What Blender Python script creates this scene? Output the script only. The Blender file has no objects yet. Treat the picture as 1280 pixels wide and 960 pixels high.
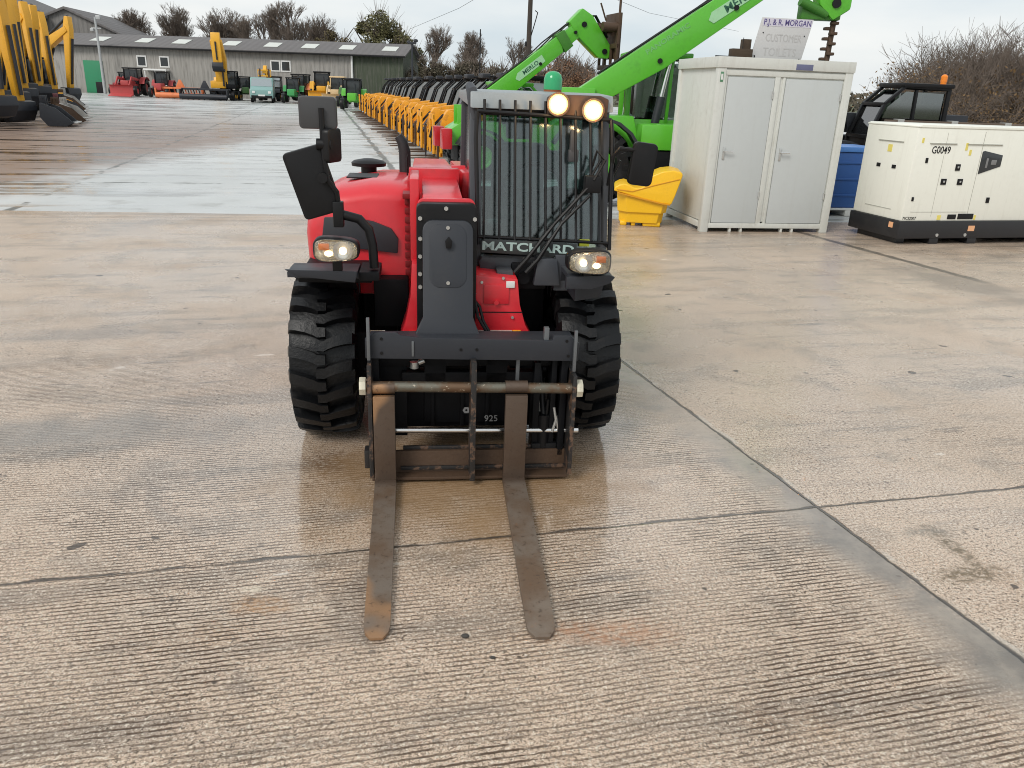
import bpy, bmesh, math, random
from mathutils import Vector, Matrix, noise as mnoise
PI = math.pi
R = math.radians
random.seed(7)
sc = bpy.context.scene
COL = sc.collection

# ------------------------------------------------------------------ shader helpers
class S:
    """a node socket with arithmetic"""
    def __init__(s, nt, sock): s.nt = nt; s.k = sock
    def _m(s, op, o=None, o2=None, clamp=False):
        n = s.nt.nodes.new('ShaderNodeMath'); n.operation = op; n.use_clamp = clamp
        s.nt.links.new(s.k, n.inputs[0])
        for i, v in ((1, o), (2, o2)):
            if v is None: continue
            if isinstance(v, S): s.nt.links.new(v.k, n.inputs[i])
            else: n.inputs[i].default_value = v
        return S(s.nt, n.outputs[0])
    def __add__(s, o): return s._m('ADD', o)
    def __sub__(s, o): return s._m('SUBTRACT', o)
    def __mul__(s, o): return s._m('MULTIPLY', o)
    def inv(s): return (s * -1.0)._m('ADD', 1.0)
    def abs(s): return s._m('ABSOLUTE')
    def sin(s): return s._m('SINE')
    def max(s, o): return s._m('MAXIMUM', o)
    def min(s, o): return s._m('MINIMUM', o)
    def sat(s): return s._m('ADD', 0.0, clamp=True)
    def step(s, a, b):
        n = s.nt.nodes.new('ShaderNodeMapRange'); n.interpolation_type = 'SMOOTHSTEP'
        s.nt.links.new(s.k, n.inputs['Value'])
        if a < b:
            n.inputs['From Min'].default_value = a; n.inputs['From Max'].default_value = b
        else:
            n.inputs['From Min'].default_value = b; n.inputs['From Max'].default_value = a
            n.inputs['To Min'].default_value = 1; n.inputs['To Max'].default_value = 0
        return S(s.nt, n.outputs[0])

class NT:
    def __init__(s, name):
        s.m = bpy.data.materials.new(name); s.m.use_nodes = True
        s.t = s.m.node_tree; s.t.nodes.clear()
        s.out = s.t.nodes.new('ShaderNodeOutputMaterial')
        s.b = s.t.nodes.new('ShaderNodeBsdfPrincipled')
        s.t.links.new(s.b.outputs[0], s.out.inputs['Surface'])
    def geo(s):
        n = s.t.nodes.new('ShaderNodeNewGeometry'); return n.outputs['Position']
    def objc(s):
        n = s.t.nodes.new('ShaderNodeTexCoord'); return n.outputs['Object']
    def xyz(s, v):
        n = s.t.nodes.new('ShaderNodeSeparateXYZ'); s.t.links.new(v, n.inputs[0])
        return [S(s.t, o) for o in n.outputs]
    def comb(s, x, y, z=None):
        n = s.t.nodes.new('ShaderNodeCombineXYZ')
        for i, v in enumerate((x, y, z)):
            if v is None: continue
            s.t.links.new(v.k, n.inputs[i])
        return n.outputs[0]
    def noise(s, v, scale, detail=3, rough=.55, dist=0):
        n = s.t.nodes.new('ShaderNodeTexNoise'); s.t.links.new(v, n.inputs['Vector'])
        n.inputs['Scale'].default_value = scale; n.inputs['Detail'].default_value = detail
        n.inputs['Roughness'].default_value = rough; n.inputs['Distortion'].default_value = dist
        return S(s.t, n.outputs['Fac'])
    def voro(s, v, scale):
        n = s.t.nodes.new('ShaderNodeTexVoronoi'); s.t.links.new(v, n.inputs['Vector'])
        n.inputs['Scale'].default_value = scale
        return S(s.t, n.outputs['Distance'])
    def col(s, c):
        n = s.t.nodes.new('ShaderNodeRGB'); n.outputs[0].default_value = (*c, 1); return n.outputs[0]
    def mix(s, f, a, b):
        n = s.t.nodes.new('ShaderNodeMix'); n.data_type = 'RGBA'
        if isinstance(f, S): s.t.links.new(f.k, n.inputs[0])
        else: n.inputs[0].default_value = f
        for i, v in ((6, a), (7, b)):
            if isinstance(v, tuple): n.inputs[i].default_value = (*v, 1)
            else: s.t.links.new(v, n.inputs[i])
        return n.outputs[2]
    def set(s, name, v):
        i = s.b.inputs[name]
        if isinstance(v, S): s.t.links.new(v.k, i)
        elif isinstance(v, tuple): i.default_value = (*v, 1)
        elif isinstance(v, (int, float)): i.default_value = v
        else: s.t.links.new(v, i)
    def bump(s, h, strength=.3, dist=.01):
        n = s.t.nodes.new('ShaderNodeBump'); s.t.links.new(h.k, n.inputs['Height'])
        n.inputs['Strength'].default_value = strength; n.inputs['Distance'].default_value = dist
        s.t.links.new(n.outputs[0], s.b.inputs['Normal'])

MC = {}
def paint(name, c, rough=.4, metal=0., dirt=.25, dirtc=(.10, .085, .07), scale=6., coat=0., bump=0., var=.12, spec=.5, streak=None):
    """painted / plastic / metal surface with its own dirt and wear"""
    if name in MC: return MC[name]
    n = NT(name); v = n.objc()
    a = n.noise(v, scale, 5, .6); b = n.noise(v, scale * 7, 3, .6)
    f = (a * .7 + b * .3).step(.5, .78) * dirt
    dark = tuple(x * (1 - var) for x in c)
    n.set('Base Color', n.mix(f, n.mix(b, c, dark), dirtc))
    n.set('Roughness', (a * .25 + (rough - .12)).max(.03) + f * .3)
    n.set('Metallic', metal); n.set('Specular IOR Level', spec)
    if coat: n.set('Coat Weight', coat); n.set('Coat Roughness', .16)
    if streak:
        x, y, z = n.xyz(v); sk = n.noise(n.comb(x * 9, y * 9, z * .8), 1.6, 4, .7)
        low = z.step(streak[1], streak[2])
        col_ = n.mix(sk.step(.52, .68) * streak[0] + low * streak[0] * .6, n.mix(f, n.mix(b, c, dark), dirtc), (.27, .22, .16)); n.set('Base Color', col_)
    if bump: n.bump(b, bump, .01)
    MC[name] = n.m
    return n.m
def emit(name, c, st):
    if name in MC: return MC[name]
    n = NT(name); n.set('Base Color', c); n.set('Emission Color', c); n.set('Emission Strength', st); MC[name] = n.m
    return n.m
def glass(name, tint=(.75, .8, .78), spec=.12, rough=.05):
    if name in MC: return MC[name]
    m = bpy.data.materials.new(name); m.use_nodes = True; t = m.node_tree; t.nodes.clear()
    o = t.nodes.new('ShaderNodeOutputMaterial'); tr = t.nodes.new('ShaderNodeBsdfTransparent')
    tr.inputs[0].default_value = (*tint, 1); gl = t.nodes.new('ShaderNodeBsdfGlossy'); gl.inputs['Roughness'].default_value = rough
    fr = t.nodes.new('ShaderNodeFresnel'); fr.inputs[0].default_value = 1.5
    ad = t.nodes.new('ShaderNodeMath'); ad.operation = 'ADD'; ad.inputs[1].default_value = spec; t.links.new(fr.outputs[0], ad.inputs[0])
    mx = t.nodes.new('ShaderNodeMixShader'); t.links.new(ad.outputs[0], mx.inputs[0]); t.links.new(tr.outputs[0], mx.inputs[1]); t.links.new(gl.outputs[0], mx.inputs[2])
    t.links.new(mx.outputs[0], o.inputs[0]); MC[name] = m
    return m

# ------------------------------------------------------------------ mesh helpers
def rotm(rx=0, ry=0, rz=0):
    return Matrix.Rotation(rz, 4, 'Z') @ Matrix.Rotation(ry, 4, 'Y') @ Matrix.Rotation(rx, 4, 'X')
class MB:
    def __init__(s): s.b = bmesh.new()
    def _merge(s, t, M=None):
        if M is not None: bmesh.ops.transform(t, matrix=M, verts=t.verts)
        me = bpy.data.meshes.new('tmp'); t.to_mesh(me); t.free(); s.b.from_mesh(me); bpy.data.meshes.remove(me)
        return s
    def _bev(s, t, w, seg=2, ang=.5):
        if w <= 0: return
        t.normal_update()
        es = [e for e in t.edges if len(e.link_faces) == 2 and e.calc_face_angle(0) > ang]
        bmesh.ops.bevel(t, geom=es, offset=w, segments=seg, affect='EDGES', profile=.6, clamp_overlap=True)
    def box(s, x0, x1, y0, y1, z0, z1, bev=.004, rot=None, M=None):
        t = bmesh.new(); bmesh.ops.create_cube(t, size=1)
        bmesh.ops.scale(t, vec=(x1 - x0, y1 - y0, z1 - z0), verts=t.verts); s._bev(t, min(bev, .3 * min(x1 - x0, y1 - y0, z1 - z0)))
        c = Matrix.Translation(((x0 + x1) / 2, (y0 + y1) / 2, (z0 + z1) / 2))
        if rot: c = c @ rotm(*rot)
        return s._merge(t, (M @ c) if M is not None else c)
    def prism(s, pts, ax, a, b, bev=.004, M=None, seg=2):
        """2D outline extruded along axis ax from a to b. ax='y': pts=(x,z); 'x': (y,z); 'z': (x,y)"""
        t = bmesh.new()
        def P(p, d): return {'y': (p[0], d, p[1]), 'x': (d, p[0], p[1]), 'z': (p[0], p[1], d)}[ax]
        v0 = [t.verts.new(P(p, a)) for p in pts]; v1 = [t.verts.new(P(p, b)) for p in pts]
        t.faces.new(v0); t.faces.new(v1[::-1]); n = len(pts)
        for i in range(n): t.faces.new((v0[i], v1[i], v1[(i + 1) % n], v0[(i + 1) % n]))
        bmesh.ops.recalc_face_normals(t, faces=t.faces); s._bev(t, bev, seg)
        return s._merge(t, M)
    def cyl(s, p0, p1, r0, r1=None, n=20, bev=0.):
        r1 = r0 if r1 is None else r1
        p0 = Vector(p0); p1 = Vector(p1); d = p1 - p0
        t = bmesh.new(); bmesh.ops.create_cone(t, cap_ends=True, segments=n, radius1=r0, radius2=r1, depth=d.length)
        if bev: s._bev(t, bev, 2, .9)
        q = d.to_track_quat('Z', 'Y').to_matrix().to_4x4()
        return s._merge(t, Matrix.Translation((p0 + p1) / 2) @ q)
    def tube(s, path, r, n=10, cap=True):
        P = [Vector(p) for p in path]; rs = r if isinstance(r, (list, tuple)) else [r] * len(P)
        t = s.b; rings = []; up = None
        for i, p in enumerate(P):
            d = (P[min(i + 1, len(P) - 1)] - P[max(i - 1, 0)])
            if d.length < 1e-9: d = Vector((0, 0, 1))
            d.normalize()
            if up is None:
                up = d.orthogonal().normalized()
            up = (up - d * up.dot(d)).normalized(); sd = d.cross(up)
            rings.append([t.verts.new(p + (up * math.cos(2 * PI * k / n) + sd * math.sin(2 * PI * k / n)) * rs[i]) for k in range(n)])
        for a, b in zip(rings, rings[1:]):
            for k in range(n): t.faces.new((a[k], a[(k + 1) % n], b[(k + 1) % n], b[k]))
        if cap: t.faces.new(rings[0][::-1]); t.faces.new(rings[-1])
        return s
    def lathe(s, prof, c, axis='x', n=40, close=False):
        """prof: list of (offset along axis, radius)"""
        t = s.b; rings = []
        def P(o, r, a):
            if axis == 'x': return (c[0] + o, c[1] + r * math.sin(a), c[2] + r * math.cos(a))
            if axis == 'y': return (c[0] + r * math.cos(a), c[1] + o, c[2] + r * math.sin(a))
            return (c[0] + r * math.cos(a), c[1] + r * math.sin(a), c[2] + o)
        for o, r in prof: rings.append([t.verts.new(P(o, max(r, 1e-4), 2 * PI * k / n)) for k in range(n)])
        if close: rings.append(rings[0])
        for a, b in zip(rings, rings[1:]):
            for k in range(n): t.faces.new((a[k], b[k], b[(k + 1) % n], a[(k + 1) % n]))
        return s
    def sphere(s, c, r, sc_=(1, 1, 1), n=16, M=None):
        t = bmesh.new(); bmesh.ops.create_uvsphere(t, u_segments=n, v_segments=n // 2 + 2, radius=r)
        bmesh.ops.scale(t, vec=sc_, verts=t.verts)
        return s._merge(t, Matrix.Translation(c) @ (M if M is not None else Matrix.Identity(4)))
    def loft(s, secs, close_ends=True, ring=True):
        t = s.b; rs = [[t.verts.new(p) for p in q] for q in secs]
        for a, b in zip(rs, rs[1:]):
            n = len(a)
            for k in range(n if ring else n - 1): t.faces.new((a[k], a[(k + 1) % n], b[(k + 1) % n], b[k]))
        if close_ends: t.faces.new(rs[0][::-1]); t.faces.new(rs[-1])
        return s
    def build(s, name, mat, parent=None, smooth=35, loc=None, rot=None):
        bmesh.ops.recalc_face_normals(s.b, faces=s.b.faces)
        me = bpy.data.meshes.new(name); s.b.to_mesh(me); s.b.free()
        if mat is not None: me.materials.append(mat)
        if smooth:
            me.shade_smooth(); me.set_sharp_from_angle(angle=R(smooth))
        o = bpy.data.objects.new(name, me); COL.objects.link(o)
        if parent: o.parent = parent
        if loc: o.location = loc
        if rot: o.rotation_euler = rot
        return o
def tag(o, label=None, cat=None, group=None, kind=None):
    for k, v in (('label', label), ('category', cat), ('group', group), ('kind', kind)):
        if v: o[k] = v
    return o
def empty(name, loc, rz, label, cat, group=None):
    o = bpy.data.objects.new(name, None); COL.objects.link(o); o.location = loc; o.rotation_euler = (0, 0, rz)
    o.empty_display_size = .3
    return tag(o, label, cat, group)
def copy_tree(o, parent=None, loc=None, rz=None, label=None, scale=None):
    c = o.copy(); COL.objects.link(c); c.parent = parent
    if loc: c.location = loc
    if rz is not None: c.rotation_euler = (0, 0, rz)
    if scale: c.scale = scale
    if label: c['label'] = label
    for ch in list(o.children): copy_tree(ch, c)
    return c
def text(name, body, size, mat, parent, loc, rot, ext=.001, align='CENTER', sx=1., bold=0.):
    cu = bpy.data.curves.new(name, 'FONT'); cu.body = body; cu.size = size; cu.extrude = ext; cu.align_x = align; cu.align_y = 'CENTER'
    cu.offset = bold; cu.materials.append(mat); cu.resolution_u = 3
    tmp = bpy.data.objects.new('tmp', cu); me = bpy.data.meshes.new_from_object(tmp); bpy.data.objects.remove(tmp); bpy.data.curves.remove(cu)
    o = bpy.data.objects.new(name, me); COL.objects.link(o); o.parent = parent; o.location = loc; o.rotation_euler = rot; o.scale = (sx, 1, 1)
    return o

# ------------------------------------------------------------------ materials
RED = paint('red_paint', (.66, .014, .026), .46, dirt=.35, scale=4, coat=.5, dirtc=(.25, .05, .045))
DGREY = paint('dark_grey_steel', (.026, .029, .036), .45, dirt=.25, dirtc=(.07, .065, .06), scale=7, spec=.4)
BLACK = paint('black_plastic', (.006, .006, .007), .45, dirt=.25, dirtc=(.03, .027, .024), scale=9, spec=.3)
CHAS = paint('chassis_black', (.004, .0045, .006), .55, dirt=.5, dirtc=(.018, .015, .013), scale=8, spec=.2)
RUB = paint('tyre_rubber', (.004, .0045, .0055), .42, dirt=.45, dirtc=(.034, .030, .026), scale=9, bump=.25, spec=.32)
CHROME = paint('chrome', (.75, .75, .74), .16, 1., dirt=.2, scale=12)
BOLT = paint('zinc_bolt', (.6, .6, .58), .35, .8, dirt=.3, scale=20)
PALEROOF = paint('pale_roof', (.27, .30, .31), .45, dirt=.4, dirtc=(.2, .2, .19), scale=5)
CABGREY = paint('cab_grey', (.055, .06, .07), .38, dirt=.25, scale=6)
GLASS = glass('cab_glass', (.70, .80, .79), .07, .12)
LENS = glass('lens_glass', (.95, .95, .93), .05)
ORL = paint('orange_lens', (.8, .22, .05), .2, dirt=0)
REFL = paint('lamp_reflector', (.85, .80, .68), .18, 1., dirt=.1, scale=30, bump=.6)
WHITE = paint('white_paint', (.74, .74, .72), .45, dirt=.2, scale=5)
YLW = paint('warning_yellow', (.85, .52, .02), .45, dirt=.1)
MGREEN = paint('lime_green_paint', (.10, .46, .025), .36, dirt=.25, dirtc=(.03, .12, .02), scale=3, coat=.4)
MGREEN_D = paint('dark_green_steel', (.05, .20, .02), .5, dirt=.5, dirtc=(.04, .05, .02), scale=5)  # darker green of the boom collar and crowd ram
JCBY = paint('orange_yellow_paint', (.86, .37, .015), .4, dirt=.75, dirtc=(.16, .05, .015), scale=5)
EXY = paint('excavator_yellow', (.78, .40, .03), .42, dirt=.45, dirtc=(.30, .15, .04), scale=2.5)
FARGLASS = paint('dark_cab_glass', (.03, .035, .038), .12, dirt=.1, scale=3)
BROWNST = paint('rusty_steel', (.085, .05, .03), .6, .3, dirt=.7, dirtc=(.045, .03, .022), scale=8, bump=.2)

def rust_mat():
    n = NT('worn_fork_steel'); v = n.objc()
    a = n.noise(v, 5, 5, .65); b = n.noise(v, 40, 4, .7); c = n.noise(v, 2.2, 2, .5)
    x, y, z = n.xyz(v)
    base = n.mix(a.step(.36, .64), (.185, .15, .12), (.14, .092, .06))
    base = n.mix((y * -1.0).step(.80, .73) * .8, base, (.075, .048, .033))
    base = n.mix(((c + (y * -1.0).step(1.2, 1.7) * .09).step(.575, .63) * x.step(.0, -.05)) * .85, base, (.34, .19, .095))
    base = n.mix(b.step(.56, .70) * .6, base, (.05, .035, .028))
    n.set('Base Color', base); n.set('Metallic', .35); n.set('Roughness', a * .3 + .33); n.bump(b, .25, .006)
    return n.m
RUST = rust_mat()
def rod_mat():
    n = NT('worn_bar_steel'); v = n.objc()
    a = n.noise(v, 9, 4, .6); b = n.noise(v, 60, 3, .7)
    base = n.mix(a.step(.4, .6), (.16, .15, .12), (.14, .085, .05))
    base = n.mix(b.step(.62, .7) * .8, base, (.6, .52, .4))
    n.set('Base Color', base); n.set('Metallic', .6); n.set('Roughness', .36); n.bump(b, .2, .004)
    return n.m
ROD = rod_mat()
def worn_black():
    n = NT('worn_black_steel'); v = n.objc()
    a = n.noise(v, 7, 5, .7); b = n.noise(v, 34, 3, .7)
    base = n.mix((a * .6 + b * .4).step(.42, .50), (.12, .07, .045), (.016, .015, .015))
    n.set('Base Color', base); n.set('Roughness', .5); n.bump(b, .3, .004)
    return n.m
WORNB = worn_black()

# ------------------------------------------------------------------ ground
def line_d(n, x, y, px, py, ang, wob=None):
    """signed distance to a line through (px,py) with heading ang"""
    nx, ny = -math.sin(ang), math.cos(ang)
    d = x * nx + y * ny - (px * nx + py * ny)
    return d + wob if wob is not None else d
def ellipse(x, y, cx, cy, rx, ry, ang=0):
    c, s = math.cos(ang), math.sin(ang)
    u = (x - cx) * c + (y - cy) * s; v = (y - cy) * c - (x - cx) * s
    u = u * (1 / rx); v = v * (1 / ry)
    return (u * u + v * v)._m('SQRT')

def concrete_front():
    n = NT('brushed_concrete'); P = n.geo(); x, y, z = n.xyz(P)
    A = R(14.0)
    ca, sa = math.cos(A), math.sin(A)
    u = x * ca + y * sa; b = y * ca - x * sa
    wl = n.noise(P, .8, 2); wm = n.noise(P, 5, 3); wf = n.noise(P, 28, 3)
    big = n.noise(P, .55, 5, .6); mid = n.noise(P, 2.6, 5, .62); fine = n.noise(P, 45, 4, .7); vf = n.noise(P, 150, 2, .6)
    st = n.noise(n.comb(u * .35, b * 2.2), 1.6, 5, .62)
    # joints
    wob = (wm - .5) * .035 + (wf - .5) * .012
    dA = line_d(n, x, y, 1.4, 3.16, A, wob).abs()
    dBs = line_d(n, x, y, 1.4, 3.16, R(-71.6), wob)      # positive: right of the joint
    dB = dBs.abs()
    jw = (wm - .5) * .022 + .0015
    jA = (dA + jw).step(.013, .004); jB = (dB + jw).step(.014, .005)
    cross = n.noise(P, 3.2, 2)
    # ditch line in front of the generator
    dD = line_d(n, x, y, 4.1, 10.47, R(-71.0), (wm - .5) * .08).abs()
    dry = y.step(7.9, 8.4) * y.step(12.0, 11.0)
    jD = (dD + jw).step(.075, .04) * dry
    # grooves
    ph = (b + (wl - .5) * .07 + (wf - .5) * .0085) * (2 * PI / .0215)
    gs = ph.sin()
    brk = n.noise(n.comb(u * 1.0, b * 6.0), 9, 3, .7)
    gl = gs.step(.05, .85) * brk.step(.38, .50)
    strip = (dBs + (mid - .5) * .35).step(-.36, -.05) * dBs.step(.02, -.01)           # smooth trowelled strip left of joint B
    strip = (strip * (mid + n.noise(P, 9, 4, .7) * .35 - .06).step(.30, .56)).sat()
    rightside = dBs.step(-.01, .02)
    worn = n.noise(P, 1.15, 4, .6).step(.38, .60)
    gm = (worn * .75 + .25) * strip.inv() * (rightside * -.82 + 1.0) * y.step(6.5, 3.4)
    gm = gm.max(y.step(3.6, 1.8) * strip.inv() * rightside.inv() * .6)
    # colour
    c = n.mix(big.step(.35, .65), (.63, .49, .375), (.54, .42, .32))
    c = n.mix(mid.step(.50, .68) * .55, c, (.27, .235, .20))
    c = n.mix(st.step(.52, .66) * .75, c, (.30, .25, .205))
    st2 = n.noise(n.comb(u * .5, b * 3.5), 3.4, 5, .7)
    c = n.mix(st2.step(.56, .66) * big.step(.45, .58) * .7, c, (.16, .145, .13))
    sm = n.noise(P, 1.3, 5, .7, 1.2)
    c = n.mix(sm.step(.56, .66) * .5 * x.step(1.0, -.5), c, (.20, .185, .17))
    c = n.mix(st.step(.42, .28) * .5, c, (.64, .53, .42))
    c = n.mix(n.noise(P, 1.7, 3).step(.58, .70) * .35, c, (.42, .27, .16))
    c = n.mix(strip * (y.step(5.0, 2.6) * .45 + .42), c, n.mix(n.noise(P, 4, 4, .65).step(.4, .65), (.135, .13, .12), (.24, .22, .19)))
    gr = n.noise(P, 105, 2, .5)
    c = n.mix(gr.step(.52, .40) * .72 * strip.inv(), c, (.20, .145, .10))
    c = n.mix(n.noise(P, 40, 4, .7).step(.56, .68) * .35, c, (.14, .11, .085))
    sp = n.noise(P, 85, 2, .5)
    c = n.mix(sp.step(.54, .64) * .7 * strip.inv(), c, (.74, .66, .55))
    g2 = n.noise(P, 210, 2, .6)
    c = n.mix(g2.step(.54, .42) * .4 * strip.inv(), c, (.16, .12, .09))
    c = n.mix(gl * gm * .97, c, (.06, .035, .02))
    ch = n.noise(n.comb(u * .45, b * 1.0), 16, 4, .75)
    c = n.mix(ch.step(.66, .70) * .7 * strip.inv(), c, (.10, .08, .065))
    c = n.mix(n.noise(P, 7.5, 2, .4).step(.735, .75) * .9 * strip.inv(), c, (.06, .045, .035))
    c = n.mix(n.noise(n.comb(u * .3, b), 6, 3, .6).step(.70, .74) * .5, c, (.80, .74, .66))
    pit = n.noise(P, 62, 3, .55); pm = n.noise(P, 1.9, 3).step(.34, .62)
    pits = pit.step(.605, .66) * (pm * .75 + .25) * strip.inv()
    c = n.mix(pits * .9, c, (.085, .06, .042))
    vp = n.noise(P, 20, 2, .4).step(.70, .74)
    c = n.mix(vp * .55, c, (.11, .09, .075))
    # tyre wash stains, oil, rust stains, painted reflection of the machine
    for (cx, cy, rx, ry, an, col, k, sc_) in ((.36, 2.22, .26, .075, .1, (.38, .19, .10), .6, 9),
                                         (-.86, 2.30, .11, .06, 0, (.40, .22, .10), .6, 9),
                                         (-.90, 2.39, .05, .025, 0, (.66, .58, .45), .6, 20),
                                         (-.88, 3.42, .13, .14, 0, (.13, .075, .045), .8, 8),
                                         (-.2, 3.35, .80, .55, .12, (.27, .165, .08), .8, 3),  # brown of the machine's reflection painted over the wetter concrete
                                         (1.86, 2.86, .045, .17, .2, (.13, .095, .05), .9, 20),
                                         (1.83, 2.66, .17, .06, .2, (.15, .105, .055), .95, 30),
                                         (1.80, 2.98, .13, .035, .2, (.17, .15, .12), .7, 20),
                                         (-3.0, 5.3, .6, .16, .2, (.20, .18, .165), .5, 4),
                                         (4.6, 8.0, 1.0, .35, -1.2, (.20, .165, .135), .7, 3),
                                         (-2.4, 3.6, 1.3, .25, .25, (.19, .18, .165), .6, 3)):
        e = ellipse(x, y, cx, cy, rx, ry, an) + (n.noise(P, sc_, 3, .6) - .5) * 1.6
        kk = n.noise(P, 34, 3, .7).step(.44, .56) * (k * .75) + k * .25 if sc_ >= 8 else n.noise(P, 5, 3, .6) * .0 + k
        c = n.mix(e.step(1.35, .35) * kk, c, col)
    c = n.mix(jA.max(jB) * .88, c, (.045, .038, .032))
    c = n.mix(jD * .85, c, (.05, .04, .03))
    # pale chipped lip along the right of joint B
    lip = (dBs - .02).abs().step(.022, .004) * cross.step(.45, .62)
    c = n.mix(lip * .6, c, (.50, .46, .40))
    hb = y.step(8.5, 10.8) * n.noise(n.comb(u * .12, b * 3.0), 2.2, 4, .6).step(.46, .62)
    c = n.mix(hb * .45, c, (.17, .14, .115))
    n.set('Base Color', c)
    wet = (n.noise(P, .9, 4, .6).step(.32, .62))
    rg = wet.inv() * .22 + .20 + fine * .14 + gl * gm * .25 - strip * .10
    front = ellipse(x, y, -.25, 3.35, 1.5, 1.1).step(1.3, .7)
    rg = rg - front * .30
    wetter = y.step(2.3, 3.3) * (wet * .6 + .4)
    n.set('Roughness', (rg * (wetter * -.25 + 1.0)).max(.10)); n.set('IOR', wetter * .34 + front * .30 + 1.40)
    h = gl * gm * -.55 + pits * -.5 + fine * .25 - jA.max(jB) * 2.0 + vf * .12
    n.bump(h * (front * -.85 + 1.0), .7, .006)
    return n.m

def concrete_rear():
    n = NT('wet_grey_concrete'); P = n.geo(); x, y, z = n.xyz(P)
    A = R(13.5); ca, sa = math.cos(A), math.sin(A)
    u = x * ca + y * sa; b = y * ca - x * sa
    big = n.noise(P, .25, 4, .6); mid = n.noise(P, 1.5, 4, .6); fine = n.noise(P, 20, 3)
    wob = (n.noise(P, 1.2, 3) - .5) * .25
    dC = line_d(n, x, y, -3.85, 22.2, R(103.5), wob).abs()
    dDs = line_d(n, x, y, -9.7, 22.9, R(103.5), wob)
    dD = dDs.abs()
    c = n.mix(big.step(.35, .65), (.56, .57, .56), (.47, .48, .47))
    c = n.mix(mid.step(.55, .72) * .4, c, (.22, .21, .19))
    # streaky muddy puddle lines along the bays, dark water reflections painted in
    stn = n.noise(n.comb(u * .10, b * 1.1), 1.4, 5, .65)
    left = dDs.step(-1.2, 2.5)      # left of joint D (normal points left)
    muddy = (x + (mid - .5) * 3).step(-7.2, -9.2)
    c = n.mix((muddy * y.step(55, 20)) * .9, c, (.20, .12, .08))
    st2 = stn.step(.52, .58)
    c = n.mix(st2 * (left * .9 + .12), c, (.045, .032, .025))
    cr = n.noise(n.comb(u * .16, b * .5), 1.0, 4, .7).step(.60, .66)
    c = n.mix(cr * .35, c, (.12, .105, .09))
    # cross joints every 4.6 m
    k = (b + wob * .3) * (2 * PI / 4.6)
    cj = k.sin().step(.9960, .9990)
    gr = n.noise(P, 2.5, 2).step(.42, .6)
    j = (dC + (mid - .5) * .10).step(.085, .045).max(dD.step(.07, .03) * gr).max(cj * gr)
    c = n.mix(j * .85, c, (.04, .04, .03))
    c = n.mix(dC.step(.35, .1) * n.noise(P, .8, 3).step(.5, .65) * .6, c, (.09, .09, .055))
    # oil / mud in front of the machine row
    n.set('Base Color', c)
    rg = (mid.step(.35, .7) * .14 + .30) + fine * .08 - st2 * .22
    n.set('Roughness', rg); n.set('IOR', 1.45)
    n.bump(fine * .5, .08, .005)
    return n.m

def soil_mat():
    n = NT('rough_grass_soil'); P = n.geo()
    a = n.noise(P, .05, 5); b = n.noise(P, 2, 4)
    n.set('Base Color', n.mix(a.step(.4, .6), n.mix(b, (.07, .085, .035), (.11, .09, .05)), (.06, .075, .03)))
    n.set('Roughness', .95); n.bump(b, .5, .05); return n.m

def sheet(name, pts, z, mat, label=None):
    me = bpy.data.meshes.new(name); me.from_pydata([(p[0], p[1], z) for p in pts], [], [list(range(len(pts)))])
    me.materials.append(mat); o = bpy.data.objects.new(name, me); COL.objects.link(o); o['kind'] = 'structure'
    return o
sheet('ground', [(-1500, -300), (1500, -300), (1500, 2500), (-1500, 2500)], -.03, soil_mat())
sheet('yard_rear_slab', [(-75, -20), (60, -20), (75, 110), (-95, 110)], -.006, concrete_rear())
t8 = math.tan(R(8.5))
sheet('yard_front_slab', [(-50, -18), (50, -18), (50, 11.40 + 50 * t8), (-50, 11.40 - 50 * t8)], 0., concrete_front())

# ------------------------------------------------------------------ tyres
def tyre_mesh(rad, w, lugs=20, detail=True, lugw=.37):
    """treaded tyre centred on the origin, axle along x"""
    m = MB(); h = w / 2; rr = rad - .042 * rad / .42
    prof = [(-h * .62, rad * .52), (-h * .90, rad * .58), (-h * 1.0, rad * .72), (-h * .98, rad * .86), (-h * .86, rr * .955), (-h * .5, rr * .99), (0, rr),
            (h * .5, rr * .99), (h * .86, rr * .955), (h * .98, rad * .86), (h * 1.0, rad * .72), (h * .90, rad * .58), (h * .62, rad * .52)]
    m.lathe(prof, (0, 0, 0), 'x', 48)
    if detail:
        pitch = 2 * PI / lugs
        def RB(u):
            a = abs(u)
            if a < .86: return rr * (1 - .045 * (a / .86) ** 3)
            return rr * .955 - (a - .86) * rr * .8
        def RT(u):
            a = abs(u)
            if a < .92: return rad * (1 - .022 * (a / .92) ** 3)
            return rad * .978 - (a - .92) * rad * 1.0
        for side in (-1, 1):
            for k in range(lugs):
                base = k * pitch + (0 if side < 0 else pitch / 2)
                # u from the centre to the shoulder; offset along the circumference
                pts = [(-.14, .50, .9), (.10, .50, 1.0), (.20, .38, 1.0), (.45, .20, 1.), (.75, .05, 1.05), (.93, .0, 1.1), (1.02, -.01, 1.1), (1.06, -.01, 1.05)]
                ring = []
                for (uu, s_, wd) in pts:
                    ua = uu * side
                    a0 = base - s_ * pitch * .62; hw = pitch * lugw * .5 * wd
                    rt, rb = RT(uu), RB(uu) - .01
                    if uu > 1.0: rt = rt - .012
                    X = min(uu, 1.03) * h * side
                    q = []
                    for (aa, r_) in ((a0 - hw * 1.18, rb), (a0 - hw, rt), (a0 + hw, rt), (a0 + hw * 1.18, rb)):
                        q.append((X if r_ == rt else X * .995, -r_ * math.cos(aa), r_ * math.sin(aa)))
                    ring.append(q)
                m.loft(ring)
    return m
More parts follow.
